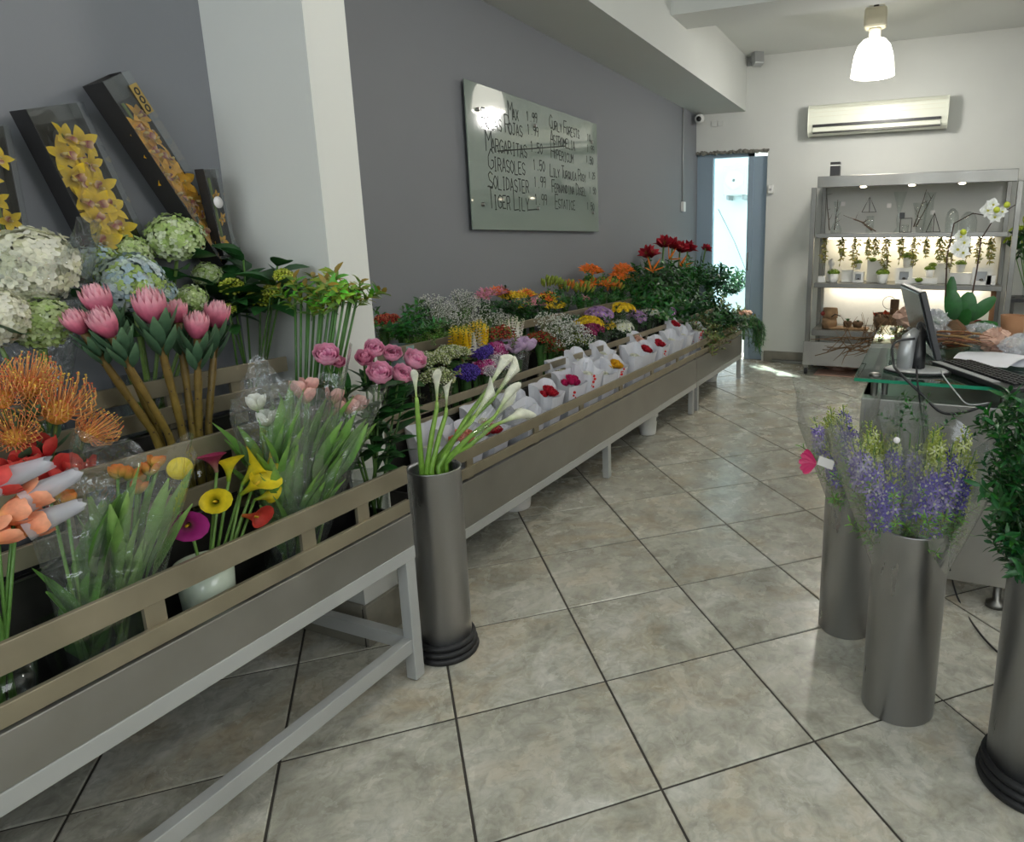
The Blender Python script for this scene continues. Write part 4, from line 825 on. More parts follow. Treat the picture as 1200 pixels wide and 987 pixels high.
# red tulips wrapped
vb = base_at(75, 660, X2+.03, Z2); t = thing('tulip_bouquet', vb, 'bouquet of red tulips in clear wrap behind the peach tulips', 'bouquet')
for (px, py, sc) in ((52, 530, 1.0), (82, 560, 1.2), (92, 556, 1.1), (38, 545, .9), (25, 550, .95), (70, 572, 1.0), (60, 590, .95), (100, 568, 1.0)):
    h_ = atx(px, py+8, X2+.05+rnd.uniform(-.02, .02)); stem_part(t, vb+V((0, rnd.uniform(-.02, .02), .01)), h_, .003); part('bloom', ME['bloom/tulip_red'], '', t, align(h_, (h_-vb)+V((.03, -.04, 0)), rnd.random()*6, sc*.85))
for k in range(8): part('leaf', ME['leaf/tul'], '', t, align(vb+V((.01, rnd.uniform(-.04, .05), .10)), V((.25, rnd.uniform(-.4, .4), 1)), rnd.uniform(-1, 1), rnd.uniform(.7, .95)))
cone_wrap(t, vb+V((0, 0, .02)), atx(85, 560, X2+.05)+V((0, 0, .03)), .03, .10, seed=5)
solo('plastic_tub', MB().lathe([(0, 0), (.06, 0), (.075, .14), (.07, .14), (.056, .01)], 4), 'crate_blue', 'blue grey plastic tub on the middle tier behind the wrapped tulip leaves', 'tub', smooth=False, Mx=Matrix.Translation(base_at(118, 600, X2-.02, Z2)) @ Matrix.Rotation(PI/4, 4, 'Z'))
# yellow sticker-like tulip and bloom peeking behind
# ================================================================== NEAR STAND, FRONT TIER
# peach tulips in net sleeves at the left edge
vb = base_at(-15, 760, X1, Z1)
glass_vase(vb.x, vb.y, Z1, .05, .06, .14, 'clear vase of peach tulips at the left picture edge')
for i, (px, py, lab) in enumerate(((40, 588, 'upper peach tulip in a net sleeve, pointing right'), (40, 620, 'lower peach tulip in a net sleeve, pointing right'), (-2, 570, 'red and peach tulip at the left edge, highest'), (18, 606, 'peach tulip with purple tinted tip beside the left edge'), (2, 628, 'lowest peach yellow tulip at the left edge'))):
    h_ = atx(px-22, py+4, X1+.06); d = V((.3, .75, .22+.1*(i == 0))); t = flower('peach_tulip', lab, 'tulip', V((vb.x, vb.y+(i-2)*.01, Z1+.012)), h_, 'tulip_peach' if i != 2 else 'tulip_red', .80, .003, d)
    if i < 3: d = d.normalized(); cone_wrap(t, h_+d*.012, h_+d*.095, .024, .012, 'net_sleeve', 'net_sleeve', 16, .05, .06, 6, seed=i)
def tulip_leaf_bouquet(label, base, tops, top, r1, seed, bud, nl=18, lk='tul', ls=1.0, rim=.1, spread=.35, bsc=1.0):
    t = thing('tulip_bouquet', base, label, 'bouquet'); ax = V(top)-V(base); rr = random.Random(seed)
    for (px, py, x) in tops:
        h_ = atx(px, py, x); stem_part(t, base+V((rr.uniform(-.02, .02), rr.uniform(-.02, .02), .005)), h_, .0032, (150, 176, 96), (96, 146, 66)); part('bloom', ME['bloom/'+bud], '', t, align(h_, h_-base, rr.random()*6, bsc))
    for k in range(nl):
        f = rr.uniform(.10, .60); o = V((rr.uniform(-1, 1), rr.uniform(-1, 1), 0)); p = base+ax*f+o*r1*f*.8
        part('leaf', ME['leaf/'+lk], '', t, align(p, ax.normalized()+o*spread, rr.uniform(-1.2, 1.2), ls*rr.uniform(.8, 1.15)))
    cone_wrap(t, base+ax*.02, top, .026, r1, seed=seed, rim=rim); return t
vb = base_at(112, 748, X1, Z1); vbs = vb
glass_vase(vb.x, vb.y+.0, Z1, .075, .092, .155, 'clear square container of wrapped tulips at the front rail', n=4)
tulip_leaf_bouquet('wrapped bunch of broad green tulip leaves left in the clear container', vb+V((0, -.02, .012)), [(60, 590, X1), (78, 596, X1)], atx(88, 585, X1), .065, 11, 'tulip_bud', 11, 'bigtul', .95, spread=.2)
tulip_leaf_bouquet('wrapped bunch of closed orange tulips right in the clear container', vb+V((0, .03, .012)), [(138, 562, X1), (151, 564, X1), (160, 580, X1), (174, 558, X1), (182, 550, X1), (166, 566, X1-.02)], atx(165, 545, X1)+V((0, 0, .02)), .105, 12, 'tulip_bud', 34, 'tul2', 1.05, bsc=.9, spread=.3)
st_ = solo('round_sticker', MB().lathe([(0, .001), (.024, .001), (.024, 0)], 24), 'sticker_yellow', 'round yellow sticker on the tulip wrap', 'sticker', Mx=align(atx(211, 549, X1+.03), (1, -.5, .2)))
# colourful callas in the pale pot
vb = base_at(240, 668, X1-.02, Z1)
solo('pale_pot', MB().lathe([(0, 0), (.052, 0), (.060, .145), (.056, .145), (.050, .012), (0, .012)], 32), 'pale_pot', 'pale mint ceramic pot of small callas at the front rail', 'pot', Mx=Matrix.Translation(vb))
for i, (px, py, bl, sc, lab, d) in enumerate(((254, 545, 'calla_wine', 1.0, 'wine red calla highest in the pale pot', (.1, -.2, 1)), (222, 606, 'calla_magenta', 1.05, 'open magenta calla low on the left of the pale pot', (1, -.9, .3)), (268, 556, 'calla_yellow', 1.0, 'slim yellow calla pointing up beside the wine one', (.1, .1, 1)),
        (290, 560, 'calla_yellow', 1.15, 'large yellow calla at the upper right of the pale pot', (.3, .6, .8)), (255, 580, 'calla_yellow', 1.05, 'open yellow calla facing out in the centre', (1, -.9, .5)), (282, 572, 'calla_yellow', 1.15, 'yellow calla behind the red orange one', (.6, .5, .5)), (284, 596, 'calla_red', 1.0, 'red orange calla low on the right', (.8, .5, -.2)), (304, 578, 'calla_yellow', .8, 'lime yellow calla pointing right', (.2, 1, 0)), (306, 552, 'calla_yellow', .95, 'yellow calla with curled lip at far right top', (.2, .9, .4)))):
    h_ = atx(px-(6 if d[1] > .5 else 0), py+8, X1+.02); flower('calla_lily', lab, 'calla lily', vb+V((rnd.uniform(-.02, .02), rnd.uniform(-.02, .02), .015)), h_, bl, sc*.95, .0035, d, spin=0 if d[0] >= .8 else None, sc0=(110, 150, 70))
# big wrapped tulips in the clear vase
vb = base_at(345, 712, X1, Z1); glass_vase(vb.x, vb.y+.01, Z1, .06, .068, .20, 'tall clear cylinder vase of wrapped pale tulips at the front rail')
tt = tulip_leaf_bouquet('large wrapped bouquet of white tulips leaning left in the tall cylinder vase', vb+V((0, 0, .012)), [(302, 482, X1-.02), (313, 500, X1-.02)], atx(312, 455, X1), .085, 21, 'tulip_white', 40, 'tul', .95, bsc=.7)
tt = tulip_leaf_bouquet('large wrapped bouquet of pale pink tulips upright in the tall cylinder vase', vb+V((0, .02, .012)), [(350, 466, X1-.03), (362, 462, X1-.03), (358, 474, X1-.02)], atx(355, 445, X1)+V((0, 0, .015)), .11, 22, 'tulip_pink', 60, 'tul', .95, bsc=.75, rim=.12)
tt = tulip_leaf_bouquet('large wrapped bouquet of salmon tulips leaning right in the tall cylinder vase', vb+V((0, .04, .012)), [(407, 486, X1), (418, 482, X1), (390, 474, X1), (392, 488, X1-.02)], atx(410, 462, X1), .085, 23, 'tulip_pink', 38, 'tul', .9, bsc=.75)
# peonies
vb = base_at(440, 640, X1-.03, Z1); glass_vase(vb.x, vb.y, Z1, .048, .056, .18, 'clear vase of pink peonies at the end of the near stand')
for i, (px, py, bl, sc, lab) in enumerate(((383, 410, 'peony', 1.0, 'pink peony standing alone left'), (397, 416, 'peony_bud', .8, 'small rosy peony bud behind the lone left peony'), (427, 413, 'peony_bud', 1.15, 'half open pink peony bud left of the cluster'), (438, 402, 'peony', .88, 'topmost pink peony of the cluster'), (459, 407, 'peony', .85, 'pink peony behind right of the topmost'), (445, 432, 'peony', 1.1, 'full pink peony facing front low in the cluster'), (470, 432, 'peony', 1.0, 'pink peony drooping low at the right'), (485, 416, 'peony', 1.08, 'rightmost large pink peony'))):
    h_ = atx(px, py+8, X1-.02+(.03 if i in (5, 6) else 0)); d = V((.7, -.5, .9)) if i not in (6, 7) else V((.7, -.1, .7))
    flower('peony', lab, 'peony', vb+V((rnd.uniform(-.02, .02), rnd.uniform(-.02, .02), .015)), h_-d.normalized()*.02, bl, sc*.88, .0035, d, leaves=(('peo', .80, 1.1, 5), ('peo', .6, 1.1, 5), ('peo', .42, 1.0, 3)), sc0=(76, 110, 48))
# ================================================================== WHITE CALLAS IN THE STEEL BUCKET
bc = V((-1.372, 1.602, .425))
CL = [((488, 450), (500, 560), (0, 0, 1), .95, 'leftmost upright white calla with a clear tube sleeve'), ((512, 455), (508, 560), (.05, .05, 1), 1.15, 'middle upright white calla with a clear tube sleeve'), ((523, 462), (516, 562), (.05, .1, 1), 1.05, 'right upright white calla with a clear tube sleeve'),
      ((590, 440), (522, 560), (.1, .85, .75), 1.25, 'highest leaning white calla in cellophane'), ((600, 448), (525, 562), (.15, .85, .7), 1.3, 'second highest leaning white calla in cellophane'), ((572, 474), (520, 562), (.1, .8, .7), 1.1, 'leaning white calla just under the two highest'), ((590, 480), (524, 562), (.15, .95, .55), 1.1, 'leaning cream calla in the middle of the fan'), ((597, 470), (526, 562), (.0, .95, .6), 1.05, 'leaning cream calla at the back of the fan'), ((600, 492), (528, 562), (.2, 1, .08), 1.2, 'lowest white calla stretched almost level to the right')]
for i, (hp, bp, d, sc, lab) in enumerate(CL):
    dv = V(d).normalized(); hx = -1.36+(.02*i if i > 2 else 0)
    h_ = atx(hp[0]-(14*sc if i > 2 else 0), hp[1]+(16 if i < 3 else (5 if i == 8 else 14)), hx); b0 = V((bc.x+((i*5) % 4-1.5)*.018, bc.y+(i-4)*.009, .425)); rim = V((b0.x*.6+bc.x*.4, b0.y+.012*(i > 2), .64))
    t = thing('calla_lily', b0, lab, 'calla lily'); md_ = rim.lerp(h_, .55)+V((0, -.01 if i > 2 else 0, -.012 if i == 8 else .006 if i > 2 else 0))
    part('stem', MB().tube([b0, rim, md_, h_-dv*.02, h_], [.0085, .0085, .008, .0065, .005], 8, (96, 146, 44), (150, 184, 84)), 'leaf', t)
    part('bloom', ME['bloom/calla_white'], '', t, align(h_, dv, 2.2+i, sc*(.72 if i < 3 else 1.0)))
    r_ = .017 if i < 3 else .022
    cone_wrap(t, h_-dv*(.05 if i < 3 else .11), h_+dv*(.085 if i < 3 else .13), .010, r_, 'sleeve', 'film', 14, .06, .03, 6, seed=i)
# ================================================================== LONG STAND: WHITE PAPER ROSE PACKETS
def paper_mesh(v):
    rr = random.Random(v); mb = MB(); n, rows = 24, 7; H = .40
    for j in range(rows+1):
        f = j/rows
        for i in range(n):
            a = 2*PI*i/n; r = .028+.040*f**.8; r *= 1.22*(1+.05*math.sin(3*a+v)+.04*f*math.sin(6*a+v*2))+rr.uniform(-.015, .015)
            sq = 1/(max(abs(math.cos(a)), abs(math.sin(a)))**.8); z = H*f*(1-(.13*f**3*(.5+.5*math.tanh(4*math.cos(a))))+.022*f*abs(math.sin(2*a))); mb.av((math.cos(a)*r*.8*sq, math.sin(a)*r*1.1*sq, z))
    for j in range(rows):
        for i in range(n): mb.af(j*n+i, j*n+(i+1) % n, (j+1)*n+(i+1) % n, (j+1)*n+i)
    me = mb.data('paper_wrap', 'paper', smooth=False); return me
PM = [paper_mesh(v) for v in (1, 2, 3, 4)]
def print_mesh(k):
    mb = MB(); rr = random.Random(k)
    def disc(y, z, r, n=9):
        z += .032; x_ = .064+.12*(z-.3); c_ = mb.av((x_+.006, y, z))
        ring = [mb.av((x_+.006-.002*abs(math.cos(2*PI*i/n)), y+math.cos(2*PI*i/n)*r, z+math.sin(2*PI*i/n)*r)) for i in range(n)]
        for i in range(n): mb.af(c_, ring[i], ring[(i+1) % n])
    if k == 0:
        for a in range(6): disc(.014*math.cos(a*1.05), .30+.014*math.sin(a*1.05)*1.4, .008)
        disc(-.004, .262, .008); disc(.010, .255, .006)
    elif k == 1:
        for i in range(14): disc(-.034+.005*i, .235+.006*i+.012*math.sin(i*2.1), .0045+.002*(i % 3), 6)
        for i in range(9): disc(-.03+.007*i, .215+.006*i+.008*math.cos(i*2.1), .004, 6)
    else: disc(.02, .29, .008); disc(.016, .272, .006); disc(.026, .262, .004)
    return mb.data('red_print', 'red_print')
PRT = [print_mesh(k) for k in range(3)]
def packet(px, py, x, col, var, prt, lab, tilt=0, sc=1.0, z0=None, spin=0.):
    x -= .055; top = atx(px, py, x); b0 = V((x, top.y, top.z-.385*sc)); Mx = Matrix.Translation(b0) @ Matrix.Rotation(spin, 4, 'Z') @ Matrix.Rotation(tilt, 4, 'Y') @ Matrix.Scale(sc, 4)
    t = thing('rose_packet', b0, lab, 'flower packet', 'roses wrapped in white paper along the long stand'); part('paper_wrap', PM[var % 4], '', t, Mx)
    if prt is not None: part('red_print', PRT[prt], '', t, Mx @ Matrix.Rotation(-.85, 4, 'Z') @ Matrix.Translation((.012, 0, 0)), label='red printed motif')
    part('stems', MB().tube([(0, 0, .015), (0, 0, .30)], .02, 8, (60, 104, 50)), 'leaf', t, Mx)
    for k in range(5):
        o = V(((k % 2)*.03-.012, (k-2)*.019, .335-(.04 if col == 'white' else 0)+.010*(k % 3))); part('bloom', ME['bloom/rose_'+col], '', t, Mx @ align(o, o*V((1, 1, 0)).length+UP if False else UP+V((.3, 0, 0)), k, 1.0))
    return t
PK = [(503, 505, -1.70, 'white', 0, None, 'largest plain paper rose packet directly behind the peony vase'), (532, 506, -1.64, 'peach', 1, None, 'paper packet of peach roses behind the upright callas'), (556, 482, -1.72, 'white', 2, None, 'crumpled paper packet behind the peach rose packet'), (565, 497, -1.66, 'red', 3, None, 'paper packet of red roses seen between the calla stems'),
 (596, 468, -1.70, 'white', 0, None, 'plain paper packet right behind the leaning callas'), (610, 478, -1.63, 'white', 2, None, 'low plain paper packet under the leaning callas'), (634, 455, -1.65, 'red', 1, None, 'big paper packet with dark red roses right of the callas'), (662, 442, -1.66, 'magenta', 2, 2, 'paper packet of magenta roses with a small red mark'), (652, 428, -1.76, 'white', 3, None, 'plain packet in the second row behind the magenta roses'),
 (682, 430, -1.64, 'white', 0, 0, 'paper packet printed with a big red blossom'), (672, 416, -1.76, 'white', 1, None, 'second row packet behind the red blossom print'), (700, 430, -1.65, 'white', 1, None, 'narrow plain packet right of the red blossom print'), (714, 424, -1.64, 'yellow', 2, 1, 'packet of yellow orange roses with red script print'), (700, 408, -1.75, 'white', 3, None, 'second row packet behind the yellow roses'),
 (738, 410, -1.65, 'white', 0, None, 'smooth blank packet right of the script print'), (750, 407, -1.66, 'red', 2, None, 'blank packet with a red rose at its rim, mid row'), (766, 400, -1.65, 'red', 3, 2, 'packet with one red mark near its top, right half of the row'), (742, 396, -1.76, 'pink', 1, None, 'second row packet with a pink edge'), (782, 393, -1.66, 'white', 0, None, 'blank packet, third from the dark foliage'), (796, 388, -1.66, 'white', 1, None, 'cream flower packet, second from the dark foliage'), (785, 378, -1.75, 'red', 2, None, 'second row packet with a red rose near the foliage'), (812, 383, -1.65, 'white', 3, 1, 'last packet of the row, red script print, touching the dark foliage')]
for i, (px, py, x, col, v_, pr, lab) in enumerate(PK): packet(px, py-2, x, col, v_, pr, lab, tilt=.10, sc=1.0 if i else 1.1, spin=((i*37) % 7-3)*.06)
# ================================================================== LONG STAND: LOOSE BUNCHES ON THE TWO UPPER TIERS
def bunch(name, label, cat, px, py, x, zf, bloom, n, R, sc=1.0, leaf=None, nl=8, wrap=None, flat=.5, hh=.02, lean=(.25, -.1), lsc=.8, mesh=None, group=None):
    c = atx(px, py, x); b0 = V((x, c.y, zf+.004)); t = thing(name, b0, label, cat, group)
    part('stems', MB().tube([b0+V((0, 0, .01)), b0.lerp(c, .6), c-V((0, 0, .03))], [.014, .018, R*.45], 9, (72, 112, 54), (62, 98, 48), False), 'leaf', t)
    for k in range(n):
        a = k*2.4; q = R*math.sqrt((k+.5)/n); o = V((math.cos(a)*q*.85*(.6 if x < -2.1 else 1)+(.02 if x < -2.1 else 0), math.sin(a)*q, hh*math.cos(q/R*1.3)+rnd.uniform(-.008, .008)))
        part('bloom', ME[bloom[k % len(bloom)]], '', t, align(c+o, UP+V((o.x*7+lean[0], o.y*7+lean[1], 0)), rnd.random()*6, sc*rnd.uniform(.88, 1.12)))
    if leaf:
        for k in range(nl):
            a = k*2.4+1; q = R*rnd.uniform(.5, 1.05); o = V((abs(math.cos(a))*q if x < -2.1 else math.cos(a)*q, math.sin(a)*q, -.035)); part('sprig', ME['sprig/'+leaf], '', t, align(c+o*.8-V((0, 0, .06)), UP+o*9, rnd.random()*6, lsc*rnd.uniform(.5, .8)))
    if wrap: cone_wrap(t, b0+V((0, 0, .04)), c+V((0, 0, wrap)), .03, R*1.12, seed=int(px), m_='cellophane')
    return t
XB, XM, ZB, ZM = -2.22, -1.965, .66, .50
G = 'bloom/'
bunch('berry_bunch', 'bunch of red berries next to the column on the upper tier', 'berries', 449, 378, XB, ZB, [G+'berries'], 5, .05, .9, 'fern', 6)
for i, (px, py) in enumerate(((470, 374), (500, 384), (520, 386), (485, 392))): bunch('greenery_bunch', ('leafy green bunch behind the little tin on the upper tier', 'feathery green bunch right of the little tin', 'feathery green bunch before the near gypsophila', 'low green bunch touching the little tin')[i], 'greenery', px, py, XB+.03, ZB, [], 0, .07, 1, 'fern' if i else 'ruscus', 20, lsc=1.0)
for i, (px, py, s_) in enumerate(((502, 368, 1.0), (528, 372, 1.1), (535, 358, 1.0), (560, 370, 1.1), (580, 378, .95), (512, 378, .8), (548, 382, .8))):
    bunch('gypsophila_bunch', 'white gypsophila bunch, '+('nearest of the upper tier', 'second in the upper tier', 'raised one at the wall side', 'fourth, widest of the upper tier', 'farthest of the upper tier', 'low front one near the green bunches', 'low front one below the widest')[i], 'gypsophila', px, py, XB+.02*(i % 3), ZB, ['flowers/gyps'], 1, .085, s_*.9, 'fern', 4)
AL = [((568, 350), ['alstro_pink'], 'dusky pink alstroemeria bunch at the wall behind the gypsophila'), ((580, 347), ['alstro_orange', 'alstro_pink'], 'orange and pink alstroemeria bunch, first of the mixed row'), ((595, 352), ['alstro_yellow'], 'yellow alstroemeria bunch, nearest yellow one of the upper tier'), ((612, 350), ['alstro_yellow', 'alstro_orange'], 'yellow and orange alstroemeria bunch in mid row'), ((606, 362), ['alstro_yellow', 'alstro_pink'], 'low yellow and pink alstroemeria bunch at the upper rail'), ((622, 360), ['alstro_pink'], 'pale pink alstroemeria bunch at the upper rail'), ((640, 352), ['alstro_orange', 'alstro_yellow'], 'bright orange alstroemeria bunch before the lily buds'), ((648, 362), ['alstro_yellow'], 'strong yellow alstroemeria bunch at the upper rail, farthest yellow')]
for i, ((px, py), bl, lab) in enumerate(AL): bunch('alstroemeria_bunch', lab, 'alstroemeria', px, py, XB+(.05 if i in (4, 5, 7) else 0), ZB, [G+b for b in bl], 20, .085, .85, 'dark', 7, hh=.03)
for i, (px, py, bl) in enumerate(((642, 338, ['bud', 'bud']), (662, 343, ['bud', 'bud_orange']), (680, 345, ['bud', 'bud', 'bud_orange']), (690, 336, ['lily', 'bud', 'bud']), (706, 338, ['bud_orange', 'lily', 'bud']), (724, 328, ['lily', 'lily', 'bud_orange']), (742, 332, ['lily', 'bud']), (690, 322, ['lily', 'lily']), (728, 320, ['lily', 'lily']), (716, 342, ['bud', 'bud_orange']))):
    bunch('lily_bunch', ('budding lily bunch at the wall behind the alstroemeria', 'green budded lily bunch, second along the upper tier', 'green and orange budded lily bunch at the upper rail', 'lily bunch with few orange flowers, near half', 'orange budded lily bunch in the middle of the lilies', 'wide open orange lily bunch beside the red amaryllis', 'farthest orange lily bunch near the amaryllis stems', 'highest near orange lily bunch at the wall', 'highest far orange lily bunch at the wall', 'low budded lily bunch at the upper rail by the amaryllis')[i], 'lily', px, py, XB+(.05 if i in (2, 4, 9) else -.02), ZB, [G+b for b in bl], 20, .10, .95, 'ruscus', 9, hh=.04, lsc=.7)
bunch('alstroemeria_bunch', 'pale pink flower bunch peeking out under the lilies', 'alstroemeria', 682, 354, XB+.08, ZB, [G+'alstro_pink'], 5, .04, .8, None)
# small tin with scroll letters
q = atx(468, 395, -2.13); tn = thing('tin_pot', (q.x, q.y, ZB), 'small teal tin pot with white ring pattern beside the column', 'pot')
part('tin', MB().lathe([(0, 0), (.05, 0), (.062, .22), (.058, .22), (.046, .01)], 24), 'teal_tin', tn, Matrix.Translation((q.x, q.y, ZB)))
for k, (dy, dz, r_) in enumerate(((-.03, .12, .018), (.02, .12, .02), (-.03, .17, .012), (.0, .175, .012), (.032, .178, .012))):
    part('ring_motif', MB().lathe([(r_*.65, 0), (r_, 0), (r_, .002), (r_*.65, .002)], 16), 'sticker_white', tn, align((q.x+math.sqrt(max(0, .056**2-dy*dy))+.002, q.y+dy-.0, ZB+dz), (1, dy*12, 0)))
MT = [('waxflower_bunch', 'pale green waxflower bunch nearest the peonies on the middle tier', 506, 424, ['orni'], 12, .07, 'olive'), ('waxflower_bunch', 'pale green waxflower bunch below the yellow snapdragons', 530, 416, ['orni'], 12, .07, 'olive'), ('waxflower_bunch', 'low pale green bunch in front of the first waxflowers', 512, 444, ['orni'], 9, .06, 'olive'),
 ('snapdragon_bunch', 'yellow snapdragon bunch, left', 540, 410, ['snap_yellow'], 8, .035, None), ('snapdragon_bunch', 'yellow snapdragon bunch, right behind the white stock', 560, 404, ['snap_yellow'], 7, .035, None), ('stock_bunch', 'white stock bunch beside the yellow snapdragons', 556, 412, ['stock_white'], 5, .03, None),
 ('statice_bunch', 'deep blue statice bunch, upper one', 561, 414, ['statice_blue'], 7, .055, None), ('statice_bunch', 'deep blue statice bunch, lower one nearest the callas', 546, 438, ['statice_blue'], 7, .05, None), ('waxflower_bunch', 'magenta pink waxflower bunch behind the statice', 582, 412, ['wax_pink'], 7, .05, None), ('waxflower_bunch', 'pink and white waxflower bunch beside the low statice', 570, 434, ['wax_pink', 'wax_white'], 7, .05, None), ('waxflower_bunch', 'white lilac waxflower bunch under the lilac tulips', 588, 426, ['wax_white'], 6, .045, 'olive'),
 ('stock_bunch', 'white stock bunch behind the lilac tulips', 598, 398, ['stock_white'], 6, .05, None), ('hypericum_bunch', 'red hypericum bunch behind the white stock', 588, 393, ['hyper'], 8, .07, 'olive'), ('hypericum_bunch', 'red brown hypericum bunch under the gypsophila', 632, 398, ['hyper'], 9, .07, 'olive'), ('hypericum_bunch', 'low rusty hypericum bunch at the panel', 648, 408, ['hyper'], 8, .06, 'olive'),
 ('chrysanthemum_bunch', 'yellow chrysanthemum bunch, first and widest', 690, 381, ['mum_yellow'], 6, .08, 'dark'), ('chrysanthemum_bunch', 'yellow chrysanthemum bunch just left of the white one', 706, 384, ['mum_yellow'], 5, .06, 'dark'), ('chrysanthemum_bunch', 'dark magenta chrysanthemum bunch before the yellow ones', 692, 389, ['mum_magenta'], 4, .045, 'dark'), ('chrysanthemum_bunch', 'lime green chrysanthemum bunch beside the gypsophila', 682, 399, ['mum_lime'], 4, .04, 'ruscus'),
 ('chrysanthemum_bunch', 'white chrysanthemum bunch', 727, 384, ['mum_white'], 6, .06, 'dark'), ('chrysanthemum_bunch', 'lilac chrysanthemum bunch nearest', 703, 370, ['mum_purple'], 6, .07, 'dark'), ('chrysanthemum_bunch', 'lilac chrysanthemum bunch in the middle', 744, 372, ['mum_purple'], 6, .08, 'dark'), ('chrysanthemum_bunch', 'small yellow chrysanthemum bunch between lilac ones', 728, 364, ['mum_yellow'], 4, .07, 'dark'), ('chrysanthemum_bunch', 'farthest yellow chrysanthemum bunch', 760, 366, ['mum_yellow', 'mum_yellow', 'mum_white'], 7, .09, 'dark'), ('chrysanthemum_bunch', 'farthest lilac chrysanthemum bunch before the foliage', 777, 366, ['mum_purple'], 6, .09, 'dark')]
for nm, lab, px, py, bl, n_, R_, lf in MT: bunch(nm, lab+(' of the middle tier' if 'tier' not in lab else ''), nm.split('_')[0], px, py, XM+(.06 if py > 425 or 'before' in lab else 0), ZM, [G+b for b in bl], n_, R_, 1.0, lf, 6, hh=.02, wrap=(.02 if nm[0] == 'c' else None))
for i, (px, py, s_) in enumerate(((636, 386, 1.0), (655, 388, 1.15), (668, 396, 1.0), (645, 400, .8))): bunch('gypsophila_bunch', ('left white gypsophila bunch of the middle tier', 'tallest white gypsophila bunch of the middle tier', 'white gypsophila bunch next to the yellow chrysanthemums', 'low white gypsophila bunch over the rusty berries')[i], 'gypsophila', px, py, XM, ZM, ['flowers/gyps'], 1, .085, s_, 'olive', 5)
b_ = bunch('tulip_bouquet', 'lilac tulips in a clear sleeve on the middle tier above the callas', 'bouquet', 606, 416, XM+.05, ZM, [G+'tulip_lilac'], 12, .065, 1.05, None, wrap=.05, hh=.035)
# ================================================================== FAR STAND: AMARYLLIS, STRELITZIA AND FOLIAGE
for i, (px, py, lab, d) in enumerate(((761, 297, 'leftmost red amaryllis', (-.1, -.2, 1)), (778, 285, 'highest red amaryllis', (.1, 0, 1)), (788, 287, 'red amaryllis right beside the highest one', (.3, .2, 1)), (797, 291, 'red amaryllis above the orange strelitzia', (.3, .3, 1)), (806, 290, 'rightmost bright red amaryllis', (.5, .6, 1)), (827, 290, 'dark wine amaryllis leaning far right by the door', (.4, .9, 1.0)))):
    x = -2.13; h_ = atx(px, py, x); b0 = V((x, h_.y-(.35 if i == 5 else .12), ZB+.005)); t = thing('amaryllis', b0, lab+' of the far stand', 'amaryllis'); stem_part(t, b0, h_, .010, (70, 110, 56), (96, 130, 66))
    for k in range(3): part('bloom', ME['bloom/amaryllis'], '', t, align(h_-V((0, 0, .03)), V(d)+rad(k*2.1+i)*.8, k, 1.45 if i < 5 else 1.0))
for i, (px, py, lab) in enumerate(((784, 304, 'upper orange strelitzia head'), (797, 312, 'lower orange strelitzia head pointing right'), (764, 318, 'slim orange bud stretched over the lilies'))):
    x = -2.0; h_ = atx(px, py, x); b0 = V((x, h_.y-.1, ZB+.005)); t = thing('strelitzia', b0, lab+' of the far stand', 'strelitzia'); stem_part(t, b0, h_, .006, (56, 96, 48)); part('bloom', ME['bloom/strelitzia'], '', t, align(h_, (.5, .7 if i < 2 else -.7, .8), i, 1.25))
for i, (px, py) in enumerate(((815, 305), (822, 300), (808, 312), (750, 318), (757, 322), (746, 326))):
    x = -2.15; h_ = atx(px, py, x); b0 = V((x, h_.y-(.2 if i < 3 else .02), ZB+.005)); t = thing('flower_stalk', b0, ('long dark stalk nearest the wine amaryllis', 'longest dark stalk beside the back door', 'short dark stalk under the red amaryllis', 'thin green stalk left of the amaryllis', 'middle thin green stalk by the lilies', 'thin green stalk closest to the lilies')[i], 'stalk')
    stem_part(t, b0, h_, .007, (40, 70, 50)); part('tip', MB().blade(h_-V((0, 0, .01)), h_-b0, (1, 0, 0), .09, .02, 0, .3, 'leaf', 4, (38, 66, 46), (64, 92, 54)), 'leaf', t)
def foliage(label, px, py, x, zf, kind, n, R, sc, hgt=.0, name='foliage_bunch', down=False):
    c = atx(px, py, x); b0 = V((x, c.y, zf+.004)); t = thing(name, b0, label, 'foliage'); part('stems', MB().tube([b0, c-V((0, 0, .05))], [.02, .035], 8, (50, 80, 40)), 'leaf', t)
    for k in range(n):
        o = V((rnd.uniform(-.1 if x < -2.0 else -1, 1)*R*.8, rnd.uniform(-1, 1)*R, rnd.uniform(-.08, .05))); part('sprig', ME['sprig/'+kind], '', t, align(c+o*.5-V((0, 0, .08)), (V((.5, 0, -.1)) if down else UP)+o*6, rnd.random()*6.28, sc*rnd.uniform(.75, 1.15)))
    return t
FO = [(752, 352, -2.15, 'dark', 'dark green foliage bunch left under the amaryllis'), (775, 350, -2.05, 'dark', 'dark foliage bunch in front of the amaryllis stems'), (800, 345, -2.12, 'ruscus', 'glossy foliage bunch under the strelitzia'), (830, 345, -2.15, 'dark', 'dark foliage bunch by the back door, tallest'), (850, 352, -2.1, 'dark', 'round leaved dark foliage bunch at the door side'), (765, 365, -1.95, 'ruscus', 'mid green foliage behind the farthest chrysanthemums'),
      (795, 368, -1.92, 'dark', 'dark foliage behind the last rose packet'), (820, 368, -1.92, 'dark', 'dark foliage in the middle of the far stand'), (845, 372, -1.95, 'olive', 'olive foliage bunch at the centre of the far stand'), (860, 378, -1.9, 'olive', 'olive foliage bunch near the far end'), (785, 358, -2.0, 'ruscus', 'lighter green foliage between packets and amaryllis')]
